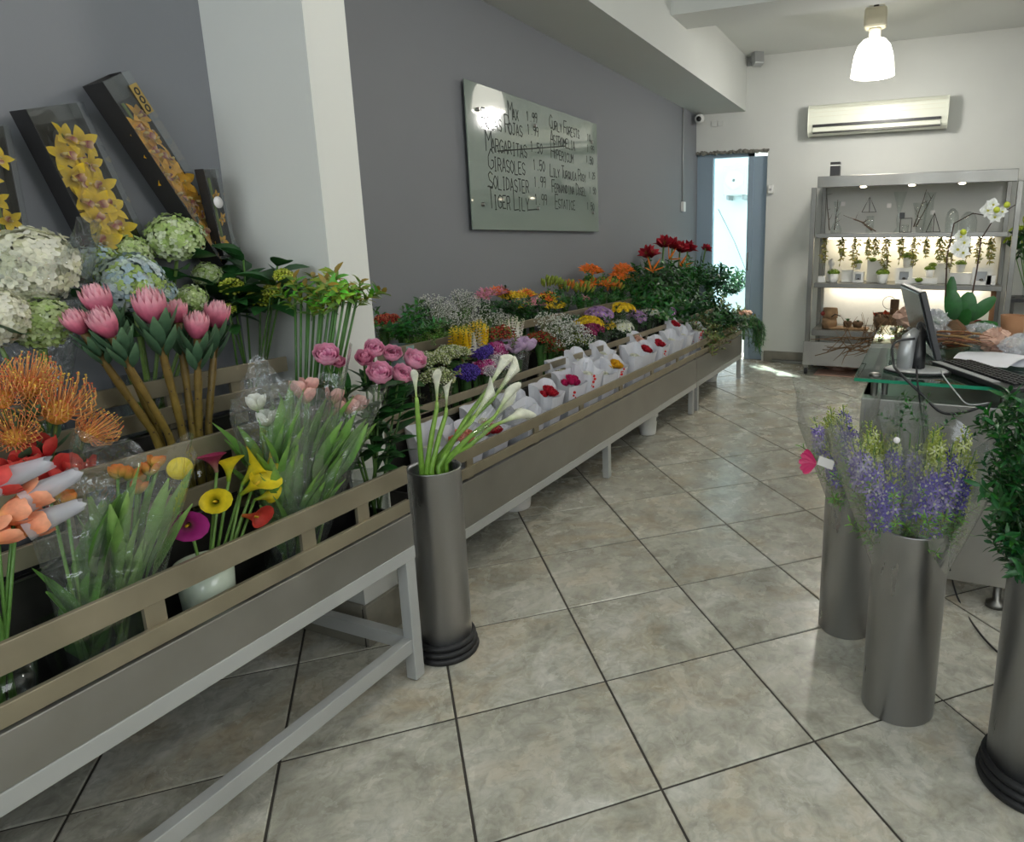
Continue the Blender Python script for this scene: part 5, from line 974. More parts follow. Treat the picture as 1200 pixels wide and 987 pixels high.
for i, (px, py, x, kd, lab) in enumerate(FO): foliage(lab, px, py-(16 if x < -2.0 else 6), x, ZB if x < -2.08 else ZM, kd, 34, .17, 1.15)
for i, (px, py, kd, lab) in enumerate(((828, 398, 'olive', 'brownish drooping foliage right after the rose packets'), (842, 392, 'olive', 'olive drooping foliage over the front rail'), (822, 386, 'olive', 'dull green foliage above the front rail'), (856, 385, 'fine', 'fine leaved foliage beside the hanging bunch'), (836, 384, 'dark', 'dark leafy foliage in the middle of the front trough by the back door'), (850, 380, 'dark', 'dark leafy foliage at the far end of the front trough'), (824, 404, 'olive', 'low brownish foliage hanging over the rail seam of the two far stands'))): foliage(lab, px, py-2, -1.655, .27, kd, 44, .12, .9)
q = atx(872, 372, -1.66); bunch('rose_bunch', 'small pale pink rose bunch in clear wrap at the far end of the stands', 'roses', 872, 370, -1.70, .27, [G+'rose_pink'], 10, .06, 1.0, None, wrap=.01)
for i_ in range(3): P('sprig/hang%d' % i_, hang(.30+.04*i_, seed=i_), 'leaf'); ME['sprig/hang%d' % i_].name = 'sprig'
c = atx(876, 378, -1.60); t = thing('hanging_greenery', (c.x-.06, c.y-.10, .272), 'long leaved green bunch hanging over the far end of the stands', 'greenery')
for k in range(42):
    o = V((rnd.uniform(-.03, .04), rnd.uniform(-.12, .16), rnd.uniform(-.03, .05))); part('sprig', ME['sprig/hang%d' % (k % 3)], '', t, Matrix.Translation(c+o) @ Matrix.Rotation(rnd.uniform(-.7, 1.5), 4, 'Z') @ Matrix.Scale(rnd.uniform(.6, 1.0), 4))
part('stems', MB().tube([(c.x-.06, c.y-.10, .272), (c.x-.055, c.y-.08, .42), c-V((0, 0, .02))], .02, 8, (50, 90, 40)), 'leaf', t)
# ================================================================== RIGHT FOREGROUND BOUQUETS
def delph(label, base, top, r1, n, seed, spots=None, rim=.1, ribbon=False, sleeve='soft_wrap', wlen=1.0):
    rr = random.Random(seed); base, top = V(base), V(top); ax = top-base; t = thing('delphinium_bouquet', base, label, 'bouquet'); L = ax.length
    u = ax.orthogonal().normalized(); w = ax.normalized().cross(u)
    for k in range(n):
        a = k*2.4; q = r1*.72*math.sqrt((k+.3)/n); f = rr.uniform(.58, .84); h_ = base+ax*f+(u*math.cos(a)+w*math.sin(a))*q*f
        b0 = base+(u*math.cos(a)+w*math.sin(a))*.02; dd = h_-b0; st0 = h_-dd.normalized()*.08
        stem_part(t, b0, h_, .0022, (90, 126, 60)); kind = ('delph', 'delph_green', 'delph_pale', 'delph', 'delph_green')[k % 5]
        part('bloom', ME['bloom/'+kind], '', t, align(st0+(dd.normalized()*.05 if kind == 'delph_green' else V((0, 0, 0))), dd, rr.random()*6, rr.uniform(.95, 1.2)))
    for k in range(n+14):
        a = rr.random()*6.28; f = rr.uniform(.12, .5); part('sprig', ME['sprig/fern'], '', t, align(base+ax*f+(u*math.cos(a)+w*math.sin(a))*r1*f*.5, ax.normalized()*1.3+(u*math.cos(a)+w*math.sin(a))*.7, rr.random()*6, rr.uniform(.7, 1.05)))
    cone_wrap(t, base+ax*.03, base+ax*wlen, .04, r1*1.08, seed=seed, rim=rim, wob=.07, m_=sleeve); return t
m_ = V((.028, 1.868, .36))
delph('large wrapped delphinium bouquet, left half of the front steel bucket', m_+V((-.03, 0, 0)), aty(1028, 500, 1.84), .12, 30, 31)
delph('large wrapped delphinium bouquet, right half of the front steel bucket', m_+V((.03, 0, 0)), aty(1112, 505, 1.86), .145, 34, 32, rim=.08)
t3 = delph('wrapped delphinium bouquet leaning left behind, tied with a pink ribbon', V((-.155, 2.235, .36)), aty(978, 470, 2.12), .12, 26, 33, rim=.12)
rb = MB(); q = aty(956, 543, 1.98)
for k in range(5): rb.blade(q+V((0, 0, 0)), V((-1, .1*(k-2), .5*(k-2))), V((0, -1, .3)), .05, .022, .8-.3*k, .5, 'petal', 5, (186, 22, 90), (206, 36, 108))
part('ribbon_bow', rb, 'pink_satin', t3, label='pink satin ribbon bow')
part('gift_tag', MB().obox(q+V((.005, -.01, .0)), (.045, 0, -.012), (.006, 0, .028), (0, .001, 0)), 'sticker_white', t3, smooth=False)
st2 = solo('round_sticker', MB().lathe([(0, .0006), (.008, .0006), (.008, 0)], 16), 'sticker_white', 'tiny white sticker on the front delphinium wrap', 'sticker', Mx=align(aty(1051, 516, 1.74), (0, -1, .2)))
for i, (px, py) in enumerate(((1068, 496), (1080, 487), (1090, 494), (1055, 492), (1098, 500), (1033, 506), (1122, 512))):
    h_ = aty(px, py, 1.93); b0 = V((.028+(i-3)*.008, 1.88+.004*i, .37)); t = thing('eucalyptus_sprig', b0, ('left of centre', 'highest', 'middle', 'left', 'right of centre', 'lone leftmost', 'rightmost')[i]+' green leafy sprig rising behind the front delphiniums', 'sprig'); stem_part(t, b0, h_-V((0, 0, .03)), .0018); part('sprig', ME['sprig/ruscus'], '', t, align(h_-V((0, 0, .03)), (-.8+i*.25, .2, .55), i, .42 if i != 5 else .25))
# dense leafy greenery in the right bucket
rc = V((.352, 1.69, .39)); P('sprig/glossy', sprig(.17, 18, .055, .017, (34, 82, 34), .3), 'leaf'); ME['sprig/glossy'].name = 'sprig'
for i in range(6):
    top = aty((1172, 1200, 1166, 1222, 1188, 1190)[i], (500, 492, 575, 560, 590, 640)[i], (1.68, 1.74, 1.66, 1.68, 1.62, 1.64)[i]); b0 = rc+V((rnd.uniform(-.03, .03), rnd.uniform(-.03, .03), 0))
    t = thing('ruscus_bunch', b0, ('highest at the left', 'highest at the picture edge', 'spreading lowest to the left', 'rightmost, mostly outside', 'dense middle', 'lowest, just above the rim')[i]+' bunch of dark glossy green leaves in the right edge bucket', 'greenery')
    stem_part(t, b0, top, .006, (46, 80, 36))
    for k in range(30):
        f = rnd.uniform(.5, 1.0); p = b0.lerp(top, f); o = V((rnd.uniform(-.75, 1), rnd.uniform(-1, 1), rnd.uniform(-.3, 1.0))); part('sprig', ME['sprig/glossy'], '', t, align(p, o+V((0, 0, .5)), rnd.random()*6, rnd.uniform(.45, .72)))
# ================================================================== BACK SHELF UNIT
SY, SX0, SX1 = 6.74, -1.005, .70
t = thing('shelf_unit', (-.15, 7.0, 0), 'wheeled brushed steel shelf unit with three lit shelves against the back wall', 'shelf')
part('top_beam', B(SX0+.03, SY, 1.80, SX1, SY+.05, 1.902), 'steel', t, bevel=.003)
part('top_panel', B(SX0+.03, SY+.05, 1.86, SX1, 7.29, 1.90), 'steel', t, smooth=False)
for nm, z0_, z1_ in (('shelf_board', 1.335, 1.378), ('shelf_board', .862, .906), ('shelf_board', .390, .452)): part(nm, B(SX0+.04, SY+.01, z0_, SX1-.03, 7.29, z1_), 'steel', t, bevel=.003)
part('base_panel', B(SX0-.03, SY-.03, .10, SX1+.02, SY, .335), 'band_steel', t, bevel=.003); part('base_board', B(SX0, SY, .12, SX1, 7.29, .15), 'steel', t, smooth=False)
for x in (SX0-.02, SX1-.0):
    part('front_post', B(x, SY-.02, .10, x+.045, SY+.02, 1.80), 'steel', t, bevel=.003); part('back_post', B(x+(.03 if x < 0 else -.03), 7.24, .10, x+(.07 if x < 0 else .01), 7.29, 1.86), 'steel', t, bevel=.003)
for x in (SX0+.0, SX1-.03):
    for y in (SY+.0, 7.2):
        cs = part('caster', MB().tube([(x-.012, y, .035), (x+.014, y, .035)], .034, 14), 'rubber', t); part('caster_fork', B(x-.02, y-.012, .04, x+.022, y+.012, .10), 'steel', cs, smooth=False)
for px, py in ((1013, 219), (1069, 217), (1127, 215)):
    q = aty(px, py, SY+.12); pk = part('downlight', MB().lathe([(.028, 0), (.028, -.006), (.018, -.008), (0, -.008)], 16), 'led', t, Matrix.Translation((q.x, q.y-.10, 1.798)))
    l = D.lights.new('spot', 'SPOT'); l.energy = 3; l.spot_size = 1.9; l.color = (1, .96, .88); l.shadow_soft_size = .02; lo_ = D.objects.new('spot', l); reg(lo_, Matrix.Translation((q.x, q.y, 1.78)), t)
for z_, e_ in ((1.33, 3.6), (.857, 3.0)):
    part('light_strip', B(SX0+.1, 7.20, z_-.008, SX1-.1, 7.215, z_+.003), 'led', t, smooth=False)
    l = D.lights.new('strip_light', 'AREA'); l.shape = 'RECTANGLE'; l.size = 1.4; l.size_y = .03; l.energy = e_; l.color = (1, .84, .52) if z_ > 1 else (1, .92, .74); lo_ = D.objects.new('strip_light', l)
    reg(lo_, Matrix.Translation((-.15, 7.18, z_-.015)), t)
part('back_sheet', B(SX0+.07, 7.295, .45, SX1-.03, 7.305, 1.335), 'pot_white', t, smooth=False)
S1, S2, S3 = 1.379, .907, .453
def onshelf(px, y, z): q = aty(px, 300, y); return V((q.x, y, z))
# speaker box on top
q = onshelf(980, 6.85, 1.904); q.x = aty(979, 200, 6.85).x
k = thing('small_speaker', q, 'small black box with a white band standing on the shelf unit top', 'speaker'); part('body', B(q.x-.045, q.y-.04, q.z, q.x+.045, q.y+.04, q.z+.13), 'black_plastic', k, bevel=.004); part('white_band', B(q.x-.046, q.y-.041, q.z+.095, q.x+.046, q.y+.041, q.z+.103), 'white_plastic', k, smooth=False)
# glass pieces on the top shelf
def bottle(px, y, prof, label, name='glass_vase', cat='vase'): q = onshelf(px, y, S1); return solo(name, MB().lathe(prof, 20), 'glass', label, cat, Mx=Matrix.Translation(q))
bottle(978, 6.95, [(.001, .001), (.05, 0), (.055, .03), (.018, .12), (.022, .25), (.035, .30)], 'bell shaped clear vase with twigs at the left end of the top shelf')
bottle(1017, 7.0, [(.001, .001), (.035, 0), (.035, .16), (.033, .16)], 'clear cylinder glass behind the wire triangle')
bottle(1050, 7.05, [(.001, .001), (.05, 0), (.012, .05), (.025, .12), (.012, .18), (.03, .26), (.06, .38)], 'tall clear candle holder in the middle of the top shelf')
bottle(1075, 6.95, [(.001, .001), (.03, 0), (.045, .1), (.06, .22), (.075, .27)], 'flared clear vase with two sticks on the top shelf')
bottle(1084, 7.12, [(.001, .001), (.04, 0), (.04, .3), (.055, .37)], 'tall clear vase behind the flared one')
bottle(1112, 7.0, [(.056, 0), (.056, .13), (.045, .18), (.02, .21), (.001, .215)], 'clear glass cloche with knob right of the small triangle', 'glass_cloche', 'cloche')
bottle(1131, 7.05, [(.075, 0), (.075, .10), (.06, .15), (.03, .18), (.001, .185)], 'wider clear glass cloche at the right of the top shelf', 'glass_cloche', 'cloche')
bottle(1058, 6.86, [(.001, .001), (.03, 0), (.032, .07), (.030, .07)], 'small clear cup inside the wire cube')
def wires(name, segs, label, cat, r=.0035, m_='dark_steel'):
    mb = MB(); [mb.tube([a, b], r, 5) for a, b in segs]; return solo(name, mb, m_, label, cat)
for px, w, h_, y, z_, lab in ((1015, .065, .14, 6.92, .19, 'dark wire triangle ornament standing high on glass'), (1091, .06, .17, 6.88, .0, 'small dark wire triangle ornament on the top shelf')):
    q = onshelf(px, y, S1+z_+.004); A_, B_, C_ = q-V((w, 0, 0)), q+V((w, 0, 0)), q+V((0, 0, h_)); D_ = q+V((0, .05, 0))
    wires('wire_ornament', [(A_, B_), (B_, C_), (C_, A_), (A_, D_), (B_, D_), (C_, D_)], lab, 'ornament')
q = onshelf(1052, 6.84, S1+.004); w = .10; c8 = [q+V((a*w, b*.06, c*.125)) for c in (0, 1) for b in (0, 1) for a in (0, 1)]
wires('wire_cube', [(c8[i], c8[j]) for i, j in ((0, 1), (2, 3), (4, 5), (6, 7), (0, 2), (1, 3), (4, 6), (5, 7), (0, 4), (1, 5), (2, 6), (3, 7))], 'dark wire cube frame on the top shelf', 'ornament', .003)
solo('black_candle', B(q.x-.01, q.y-.01, S1+.13, q.x+.035, q.y+.02, S1+.18), 'black_plastic', 'small black block on the wire cube corner', 'block', smooth=False)
for px, py, lab in ((1042, 241, 'white price tag hanging by the tall candle holder'), (1093, 249, 'white price tag over the small triangle'), (988, 239, 'faint white price tag at the left vase')):
    q = aty(px, py, 7.1); solo('price_tag', B(q.x-.02, q.y, q.z-.02, q.x+.02, q.y+.002, q.z+.02), 'sticker_white', lab, 'tag', smooth=False)
def twig(name, pts, r, lab, side=5, c=(70, 54, 38), seed=1, L=.1, cat='branch'):
    rr = random.Random(seed); P_ = [V(p) for p in pts]; mb = MB(c); out = []
    for a, b in zip(P_, P_[1:]):
        for k in range(4): out.append(a.lerp(b, k/4)+V((rr.uniform(-1, 1), rr.uniform(-1, 1), rr.uniform(-1, 1)))*L*.06)
    out.append(P_[-1]); n = len(out); mb.tube(out, [r*(1-.7*i/n) for i in range(n)], 5, c)
    for k in range(side):
        i = rr.randrange(1, n-1); d = V((rr.uniform(-1, 1), rr.uniform(-.6, .6), rr.uniform(-.6, 1))).normalized(); p = out[i]; mb.tube([p, p+d*L*.5+V((0, 0, .01)), p+d*L+V((rr.uniform(-.02, .02), 0, .03))], [r*.5, r*.4, r*.2], 4, c)
    return solo(name, mb, 'twig', lab, cat)
for i, (a_, b_, lab) in enumerate((((972, 270), (968, 222), 'dark curled twig upright in the left vase'), ((978, 270), (982, 234), 'second thin twig in the left vase'), ((1026, 271), (988, 252), 'curved driftwood branch arching left on the top shelf'), ((1022, 270), (1000, 257), 'short thick driftwood under the curved branch'), ((1071, 266), (1086, 222), 'long dark stick in the flared vase'), ((1073, 266), (1094, 228), 'second crossing stick in the flared vase'))):
    p, q = aty(*a_, 6.95), aty(*b_, 6.95); p.z = max(p.z, S1+.008); twig('twig', [p, p.lerp(q, .5)+V((0, 0, .02 if i in (2, 3) else 0)), q], .006 if i not in (3,) else .011, lab, 3, seed=i, L=.05)
# hanging vines
def vine_me(seed):
    rr = random.Random(seed); mb = MB((96, 84, 40)); h_ = rr.uniform(.18, .30)
    for s_ in range(5):
        x0_ = rr.uniform(-.03, .03); pts = [V((x0_*.5+.012*math.sin(k*1.3+s_), rr.uniform(-.01, .01), -h_*rr.uniform(.6, 1)*k/5)) for k in range(6)]; mb.tube(pts, .0018, 3, (104, 84, 44), None, False)
        for k in range(16):
            f = rr.random()*5; p = pts[int(f)].lerp(pts[min(5, int(f)+1)], f-int(f)); c = rr.choice(((112, 118, 50), (140, 128, 62), (92, 100, 44), (150, 140, 70)))
            mb.blade(p, V((rr.uniform(-1, 1), rr.uniform(-.7, .2), rr.uniform(-1, .2))), V((0, -1, .2)), rr.uniform(.02, .04), .011, .3, .2, 'leaf', 2, c)
    return mb.data('vine', 'leaf')
VN = [vine_me(s_) for s_ in range(5)]
ordw = ('first', 'second', 'third', 'fourth', 'fifth', 'sixth', 'seventh', 'eighth', 'ninth', 'tenth', 'eleventh', 'twelfth', 'thirteenth', 'fourteenth')
for i, px in enumerate((966, 986, 1003, 1018, 1027, 1038, 1056, 1073, 1086, 1104, 1114, 1135, 1149, 1162)):
    q = aty(px, 280, 6.80); o = part('hanging_vine', VN[i % 5], '', None, Matrix.Translation((q.x, 6.80+.02*(i % 3), 1.334)) @ Matrix.Scale(1.0+.1*((i*3) % 4), 4)); tag(o, 'dried olive vine hanging under the top shelf, '+ordw[i]+' from the left', 'vine', 'dried vines hanging in the shelf unit')
# white pots with moss, frames and boxes
def moss(r, seed):
    rr = random.Random(seed); mb = MB(); mb.ball((0, 0, 0), r, 12, 7, (110, 140, 34), .6, .2)
    for d_ in fib(90, -.1): mb.blade(V((d_.x, d_.y, d_.z*.6))*r*.9, d_+V((rr.uniform(-.3, .3), rr.uniform(-.3, .3), .2)), d_.orthogonal(), r*.35, r*.2, .2, .1, 'leaf', 2, rr.choice(((124, 154, 38), (150, 176, 56), (96, 128, 30))))
    return mb.data('moss', 'leaf')
MS = moss(.045, 1)
for i, (px, zo, y, s_, lab) in enumerate(((978, 0, 6.86, 1.15, 'white pot with a moss mound at the left of the middle shelf'), (1006, .125, 6.98, .8, 'small white moss pot on the double box'), (1036, 0, 6.85, 1.2, 'white moss pot before the big square panel'), (1065, .15, 6.92, 1.25, 'largest moss pot standing on the square frame'),
        (1091, .06, 6.92, .95, 'white moss pot on the long trough'), (1127, .11, 6.95, .95, 'white moss pot on the right box'))):
    q = onshelf(px, y, S2+zo); t = thing('moss_pot', q, lab, 'pot', 'white pots with bright moss'); T = Matrix.Translation(q) @ Matrix.Scale(s_, 4)
    part('pot', MB().lathe([(0, 0), (.030, 0), (.034, .01), (.044, .075), (.040, .075), (.03, .02)], 16), 'pot_white', t, T); part('moss', MS, '', t, Matrix.Translation(q+V((0, 0, .08*s_))) @ Matrix.Scale(s_, 4))
for i, (px, zo, y, lab) in enumerate(((1023, .215, 7.02, 'tuft of moss behind the top of the big white panel'), (1094, .17, 7.02, 'tuft of moss on the panel at the right half'), (1079, .035, 6.86, 'low moss mound in the front of the trough'))):
    q = onshelf(px, y, S2+zo); o = part('moss_mound', MS, '', None, Matrix.Translation(q) @ Matrix.Scale(.7, 4)); tag(o, lab, 'moss')
def frame(px, w, h_, y, label, dep=.05, hole=.55, zo=0):
    q = onshelf(px, y, S2+zo+.001); t = thing('shadow_box', q, label, 'frame'); b = w*(1-hole)/2
    for a_ in ((-w/2, 0, -w/2+b, h_), (w/2-b, 0, w/2, h_), (-w/2+b, 0, w/2-b, b), (-w/2+b, h_-b, w/2-b, h_)): part('frame_side', B(q.x+a_[0], q.y, q.z+a_[1], q.x+a_[2], q.y+dep, q.z+a_[3]), 'pot_white', t, smooth=False)
    part('back_board', B(q.x-w/2+b, q.y+dep*.8, q.z+b, q.x+w/2-b, q.y+dep, q.z+h_-b), 'silver_plastic', t, smooth=False)
    part('inner_stone', MB().ball((q.x, q.y+dep*.5, q.z+b+.012), w*.12, 7, 5, (90, 84, 74), .6, .4), 'goods', t); return t
frame(1007, .10, .105, 6.90, 'small white square frame under the raised moss pot', .10)
frame(1061, .15, .145, 6.86, 'grey white square frame under the largest moss pot', .10); frame(1153, .155, .155, 6.84, 'white square frame at the right end of the middle shelf')
for (px, w, h_, y, dep, lab) in ((994, .11, .12, 6.95, .05, 'white box beside the small square frame'), (1029, .19, .21, 7.02, .03, 'big white square panel leaning on the middle shelf'), (1083, .26, .055, 6.88, .09, 'long low white trough box on the middle shelf'), (1106, .14, .19, 7.03, .03, 'white square panel behind the trough'), (1128, .19, .105, 6.90, .12, 'white box carrying the right moss pot'), (1164, .08, .09, 6.84, .05, 'small white box at the far right of the middle shelf'), (964, .07, .06, 6.84, .06, 'low white box at the left post of the middle shelf'), (973, .06, .11, 7.0, .05, 'upright white box behind the left moss pot')):
    q = onshelf(px, y, S2+.001); solo('white_box', B(q.x-w/2, q.y, q.z, q.x+w/2, q.y+dep, q.z+h_), 'pot_white', lab, 'box', bevel=.003)
q = onshelf(975, 7.0, S2+.115); solo('white_bust', MB().lathe([(.001, 0), (.028, .001), (.012, .025), (.03, .05), (.034, .075), (.022, .10), (.001, .112)], 14), 'pot_white', 'small round white figure on the upright box', 'figure', Mx=Matrix.Translation(q))
# lower shelf
q = onshelf(976, 6.90, S3); t = thing('wood_stump', q, 'stacked pale wood stumps with a dark red bow on the lower shelf', 'stump')
for k in range(2): part('log', MB((150, 128, 98)).lathe([(.001, 0), (.07, 0), (.073, .05), (.068, .10), (.001, .101)], 14, wob=.004), 'wood', t, Matrix.Translation(q+V((.004*k, 0, .102*k+.001))))
part('red_bow', MB().oct(q+V((-.06, -.05, .15)), .03, (130, 30, 24)), 'goods', t); part('curl_branch', MB((60, 48, 36)).tube([q+V((0, -.06, .1)), q+V((.06, -.07, .15)), (q+V((.11, -.06, .13)))], .006, 5), 'twig', t)
q = onshelf(995, 6.86, S3); solo('wood_slab', B(q.x-.15, q.y-.05, q.z, q.x+.22, q.y+.12, q.z+.018), 'wood', 'flat wooden slab under the small succulents on the lower shelf', 'slab', bevel=.004)
for px, lab, s_ in ((998, 'small spiky succulent in bark, left', 1.0), (1010, 'round stone like succulent bowl, right', 1.2)):
    q = onshelf(px, 6.90, S3+.019); t = thing('succulent', q, lab+' on the wooden slab', 'plant'); part('bark_pot', MB().lathe([(.001, 0), (.03*s_, 0), (.045*s_, .04), (.035*s_, .06), (.001, .055)], 12, wob=.003), 'bark', t, Matrix.Translation(q))
    for k in range(8): o = rad(k*.8); part('leaf', ME['leaf/broad'], '', t, align(q+V((0, 0, .05)), UP+o*.6, 0, .5 if s_ == 1 else .3))
q = onshelf(1046, 6.88, S3); t = thing('bark_basket', q, 'bark basket with rust red leaves and a wire ring on the lower shelf', 'basket'); part('basket', MB().lathe([(.001, 0), (.10, 0), (.13, .10), (.12, .17), (.115, .10), (.001, .03)], 16, wob=.008), 'bark', t, Matrix.Translation(q))
for k in range(20): o = rad(k*2.4); part('leaf', MB().blade((0, 0, 0), (0, 0, 1), (0, 1, 0), .09, .05, .4, .3, 'leaf', 4, (120, 40, 20), (168, 62, 30)) if k == 0 else lf_me, 'leaf', t, align(q+V((o.x*.06, o.y*.06, .12)), UP*.7+o, k, rnd.uniform(.8, 1.2))) if k else exec("lf_me = MB().blade((0,0,0),(0,0,1),(0,1,0),.09,.05,.4,.3,'leaf',4,(120,40,20),(168,62,30)).data('leaf','leaf')")
part('ring_handle', MB().tube([q+V((math.cos(a_)*.06, 0, .27+math.sin(a_)*.06)) for a_ in [k*PI/8 for k in range(17)]], .003, 5), 'steel', t); part('log', MB().lathe([(.001, 0), (.04, 0), (.04, .28), (.001, .281)], 10), 'bark', t, Matrix.Translation(q+V((.05, .03, .02))))
q = onshelf(1150, 6.9, S3); solo('dark_pot', MB().lathe([(0, 0), (.05, 0), (.08, .13), (.075, .13), (.05, .02)], 4), 'dark_red', 'dark red square pot on the right of the lower shelf', 'pot', smooth=False, Mx=Matrix.Translation(q) @ Matrix.Rotation(.785, 4, 'Z'))
q = onshelf(1169, 6.86, S3); solo('amber_tube', MB((150, 110, 40)).lathe([(.001, 0), (.022, 0), (.022, .40), (.001, .401)], 12), 'cardboard', 'tall amber brown tube at the right post of the lower shelf', 'tube', Mx=Matrix.Translation(q))
# things on the floor under the shelf
def crumple(name, c, r, m_, label, cat, seed, sz=.5, n=22, mj=14, jit=.55):
    rr = random.Random(seed); mb = MB()
    top = []
    for j in range(mj+1):
        a = PI*j/mj
        for i in range(n): b = 2*PI*i/n; q = r*(1+jit*(rr.random()-.5)); mb.av((math.sin(a)*math.cos(b)*q, math.sin(a)*math.sin(b)*q, r*sz*(1+math.cos(a)*(1+jit*(rr.random()-.5)))))
    for j in range(mj):
        for i in range(n): mb.af(j*n+i, j*n+(i+1) % n, (j+1)*n+(i+1) % n, (j+1)*n+i)
    return solo(name, mb, m_, label, cat, smooth=False, Mx=Matrix.Translation(c))
crumple('floor_bag', atz(984, 437, .002)+V((0, .15, 0)), .15, 'kraft', 'crumpled pink brown bag on the floor under the shelf unit', 'bag', 4, .35)
q = atz(978, 441, .0); solo('cardboard_sheet', B(q.x-.2, q.y-.02, .002, q.x+.3, q.y+.3, .008), 'kraft', 'flat pink brown sheet on the floor before the shelf unit', 'sheet', smooth=False)
q = atz(905, 424, 0); solo('metal_strip', B(q.x, YB-.06, .002, q.x+.36, YB-.02, .03), 'steel', 'thin metal strip on the floor along the back wall', 'strip', bevel=.002)
# ---- second shelf at the far right with greenery
q = aty(1196, 350, 6.8); t = thing('side_shelf', (q.x+.3, 6.95, 0), 'dark narrow shelf with green plants right of the steel unit', 'shelf')
for z_ in (q.z, .45, .12): part('shelf_board', B(q.x-.08, 6.75, z_-.03, q.x+.9, 7.2, z_), 'black_plastic', t, smooth=False)
for x in (q.x-.08, q.x+.87): part('post', B(x, 6.76, 0, x+.03, 6.79, q.z+.02), 'dark_steel', t, smooth=False)
glass_vase(q.x+.06, 6.9, q.z, .05, .06, .25, 'square clear vase of green stems on the dark side shelf', n=4)
for i, (px, py) in enumerate(((1192, 270), (1185, 282), (1198, 290), (1200, 262))):
    h_ = aty(px, py, 6.85); b0 = V((q.x+.06, 6.9+.01*i, q.z+.012)); t = flower('lime_lily', ('uppermost', 'leftmost', 'lowest', 'rearmost')[i]+' lime lily with dark leaves at the right picture edge', 'lily', b0, h_, 'bud' if i > 1 else 'mum_lime', 1.1, .004, leaves=(('broad', .85, 1.2, 4), ('broad', .7, 1.2, 3)))
# ================================================================== ON THE DESK
GZ1 = GZ+.002
oc = atz(1122, 384, GZ1); oc = V((.20, 3.42, GZ1)); oc.x = aty(1122, 380, 3.42).x
t = thing('orchid_plant', oc, 'white moth orchid with broad glossy leaves planted in bark on the desk', 'orchid plant'); part('bark_mound', MB().ball((0, 0, 0), .10, 16, 8, (110, 84, 56), .7, .25), 'bark', t, Matrix.Translation(oc+V((0, 0, .06))))
part('pot', MB().lathe([(0, 0), (.06, 0), (.075, .06), (.07, .06), (.001, .05)], 20), 'terracotta', t, Matrix.Translation(oc))
for (px, py, dx, dz, L_, w_, n_) in ((1117, 376, -.10, 1, .14, .075, .1), (1128, 378, .12, 1, .14, .085, .3), (1134, 376, .75, .8, .15, .06, -.2), (1116, 380, -.9, .45, .12, .06, .2), (1132, 384, 1, .25, .13, .06, .9), (1122, 384, .1, .25, .10, .07, 1.0)):
    part('leaf', MB().blade(aty(px, py, 3.38), (dx, -.12, dz), (-.1, -1, n_), L_, w_, -.25, -.18, 'oval', 8, (20, 62, 24), (30, 88, 32), (38, 98, 38)), 'leaf', t)
part('leaf', MB().blade(aty(1112, 372, 3.47), (-.02, 0, 1), (-.2, -1, .1), .19, .055, -.15, -.2, 'oval', 8, (20, 62, 24), (40, 92, 38)), 'leaf', t)
lf2 = oc+V((0, 0, .10))
for (pts_, cc) in ((((1108, 345), (1110, 300), (1118, 262), (1140, 250), (1170, 255)), 0), (((1138, 352), (1145, 315), (1150, 280), (1165, 256), (1190, 240)), 0)):
    pp = [lf2]+[aty(x_, y_, 3.42) for x_, y_ in pts_]; part('flower_stem', MB((64, 44, 34)).tube(pp, [.004, .004, .0035, .003, .0025, .002], 5), 'twig', t)
for (px, py, s_) in ((1122, 292, .85), (1130, 284, .8), (1126, 277, .7), (1158, 246, .8), (1166, 254, .75), (1163, 240, .7), (1174, 248, .6), (1128, 296, .8)):
    h_ = aty(px, py, 3.40); part('bloom', ME['bloom/phal'], '', t, align(h_, (rnd.uniform(-.4, .4), -1, .2), rnd.random(), s_))
for (px, py) in ((1129, 272), (1180, 240), (1168, 246)): part('bud', MB((190, 200, 60)).ball(aty(px, py, 3.38), .014, 8, 6), 'goods', t)
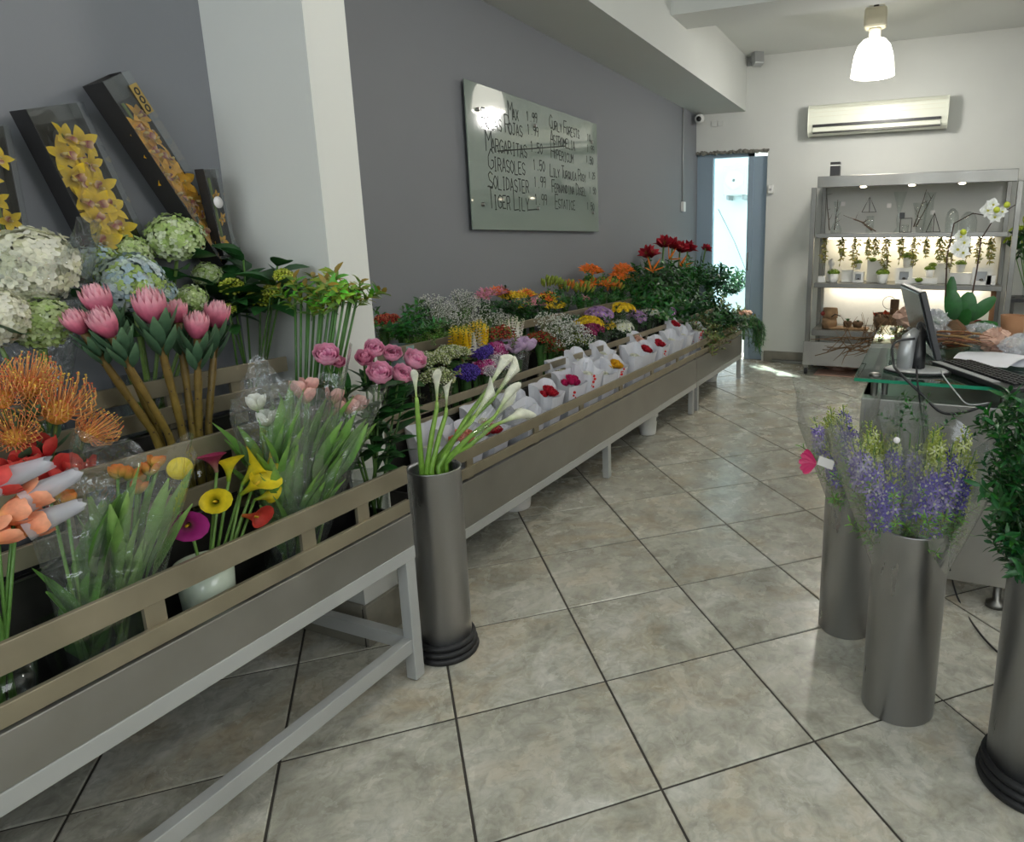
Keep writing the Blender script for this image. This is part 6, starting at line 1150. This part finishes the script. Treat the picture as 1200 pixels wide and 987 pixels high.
# twig bundle reaching over the far desk end
for i in range(9):
    a_ = atz(1075-4*i, 400-i, GZ1+.02+.006*(i % 3)); a_.y = 3.9+.03*i; a_.x = .05+.02*i; b_ = aty(950+((i*37) % 60), 398+((i*17) % 22), 4.0); m_ = aty(1015, 396+(i % 4)*5, 3.95)
    twig('willow_twig', [a_, aty(1052, 396, 3.93)+V((0, 0, .006*(i % 4))), m_, b_], .0065, ordw[i]+' curled willow twig of the bundle lying over the far desk end', 6, (108, 80, 48), 50+i, .13)
crumple('kraft_wrap', V((-.02, 3.95, GZ1)), .09, 'kraft', 'crumpled peach paper wrap behind the monitor', 'paper', 8, .7)
for i in range(16):
    f = i/16; a_ = aty(1085+rnd.uniform(-5, 20), 388+rnd.uniform(0, 20), 3.32-.018*i); b_ = aty(1150+rnd.uniform(-15, 15), 398+rnd.uniform(-6, 12), 3.25-.02*i); a_.z = max(a_.z, GZ1+.008); b_.z = max(b_.z, GZ1+.008)
    twig('cut_stem', [a_, a_.lerp(b_, .5)+V((0, 0, .01)), b_], .004, ('pale tan', 'dark brown', 'reddish brown')[i % 3]+' cut stem in the trimmings at the orchid foot, '+(ordw+('fifteenth', 'sixteenth'))[i]+' counting toward the viewer', 1, ((150, 118, 70), (84, 58, 38), (120, 70, 44))[i % 3], 90+i, .05, 'stem')['group'] = 'cut stems heaped around the orchid foot'
crumple('cellophane_heap', aty(1092, 392, 3.35).lerp(aty(1092, 392, 3.35), 1)*1.0 if False else V((aty(1092, 380, 3.30).x, 3.30, GZ1)), .085, 'milky_wrap', 'crumpled clear cellophane left of the orchid', 'cellophane', 12, .95)
crumple('cellophane_heap', V((aty(1152, 390, 3.35).x, 3.35, GZ1)), .09, 'milky_wrap', 'crumpled clear cellophane right of the orchid', 'cellophane', 14, .6)
crumple('cellophane_heap', V((aty(1196, 400, 3.1).x, 3.1, GZ1)), .07, 'milky_wrap', 'crumpled clear cellophane at the right picture edge of the desk', 'cellophane', 15, .7)
crumple('tissue_wrap', V((aty(1168, 395, 3.2).x, 3.2, GZ1)), .06, 'kraft', 'peach tissue paper crumpled behind the green box', 'paper', 16, .9)
q = atz(1166, 412, GZ1); solo('green_box', B(q.x-.045, q.y, GZ1, q.x+.045, q.y+.05, GZ1+.03), 'green_plastic', 'small green box behind the white sheet', 'box', bevel=.003)
q = V((aty(1187, 380, 3.5).x, 3.5, GZ1)); solo('pink_vase', MB().lathe([(0, 0), (.04, 0), (.055, .14), (.05, .14), (.036, .01)], 20), 'cardboard', 'pale pink brown vase at the right picture edge of the desk', 'vase', Mx=Matrix.Translation(q))
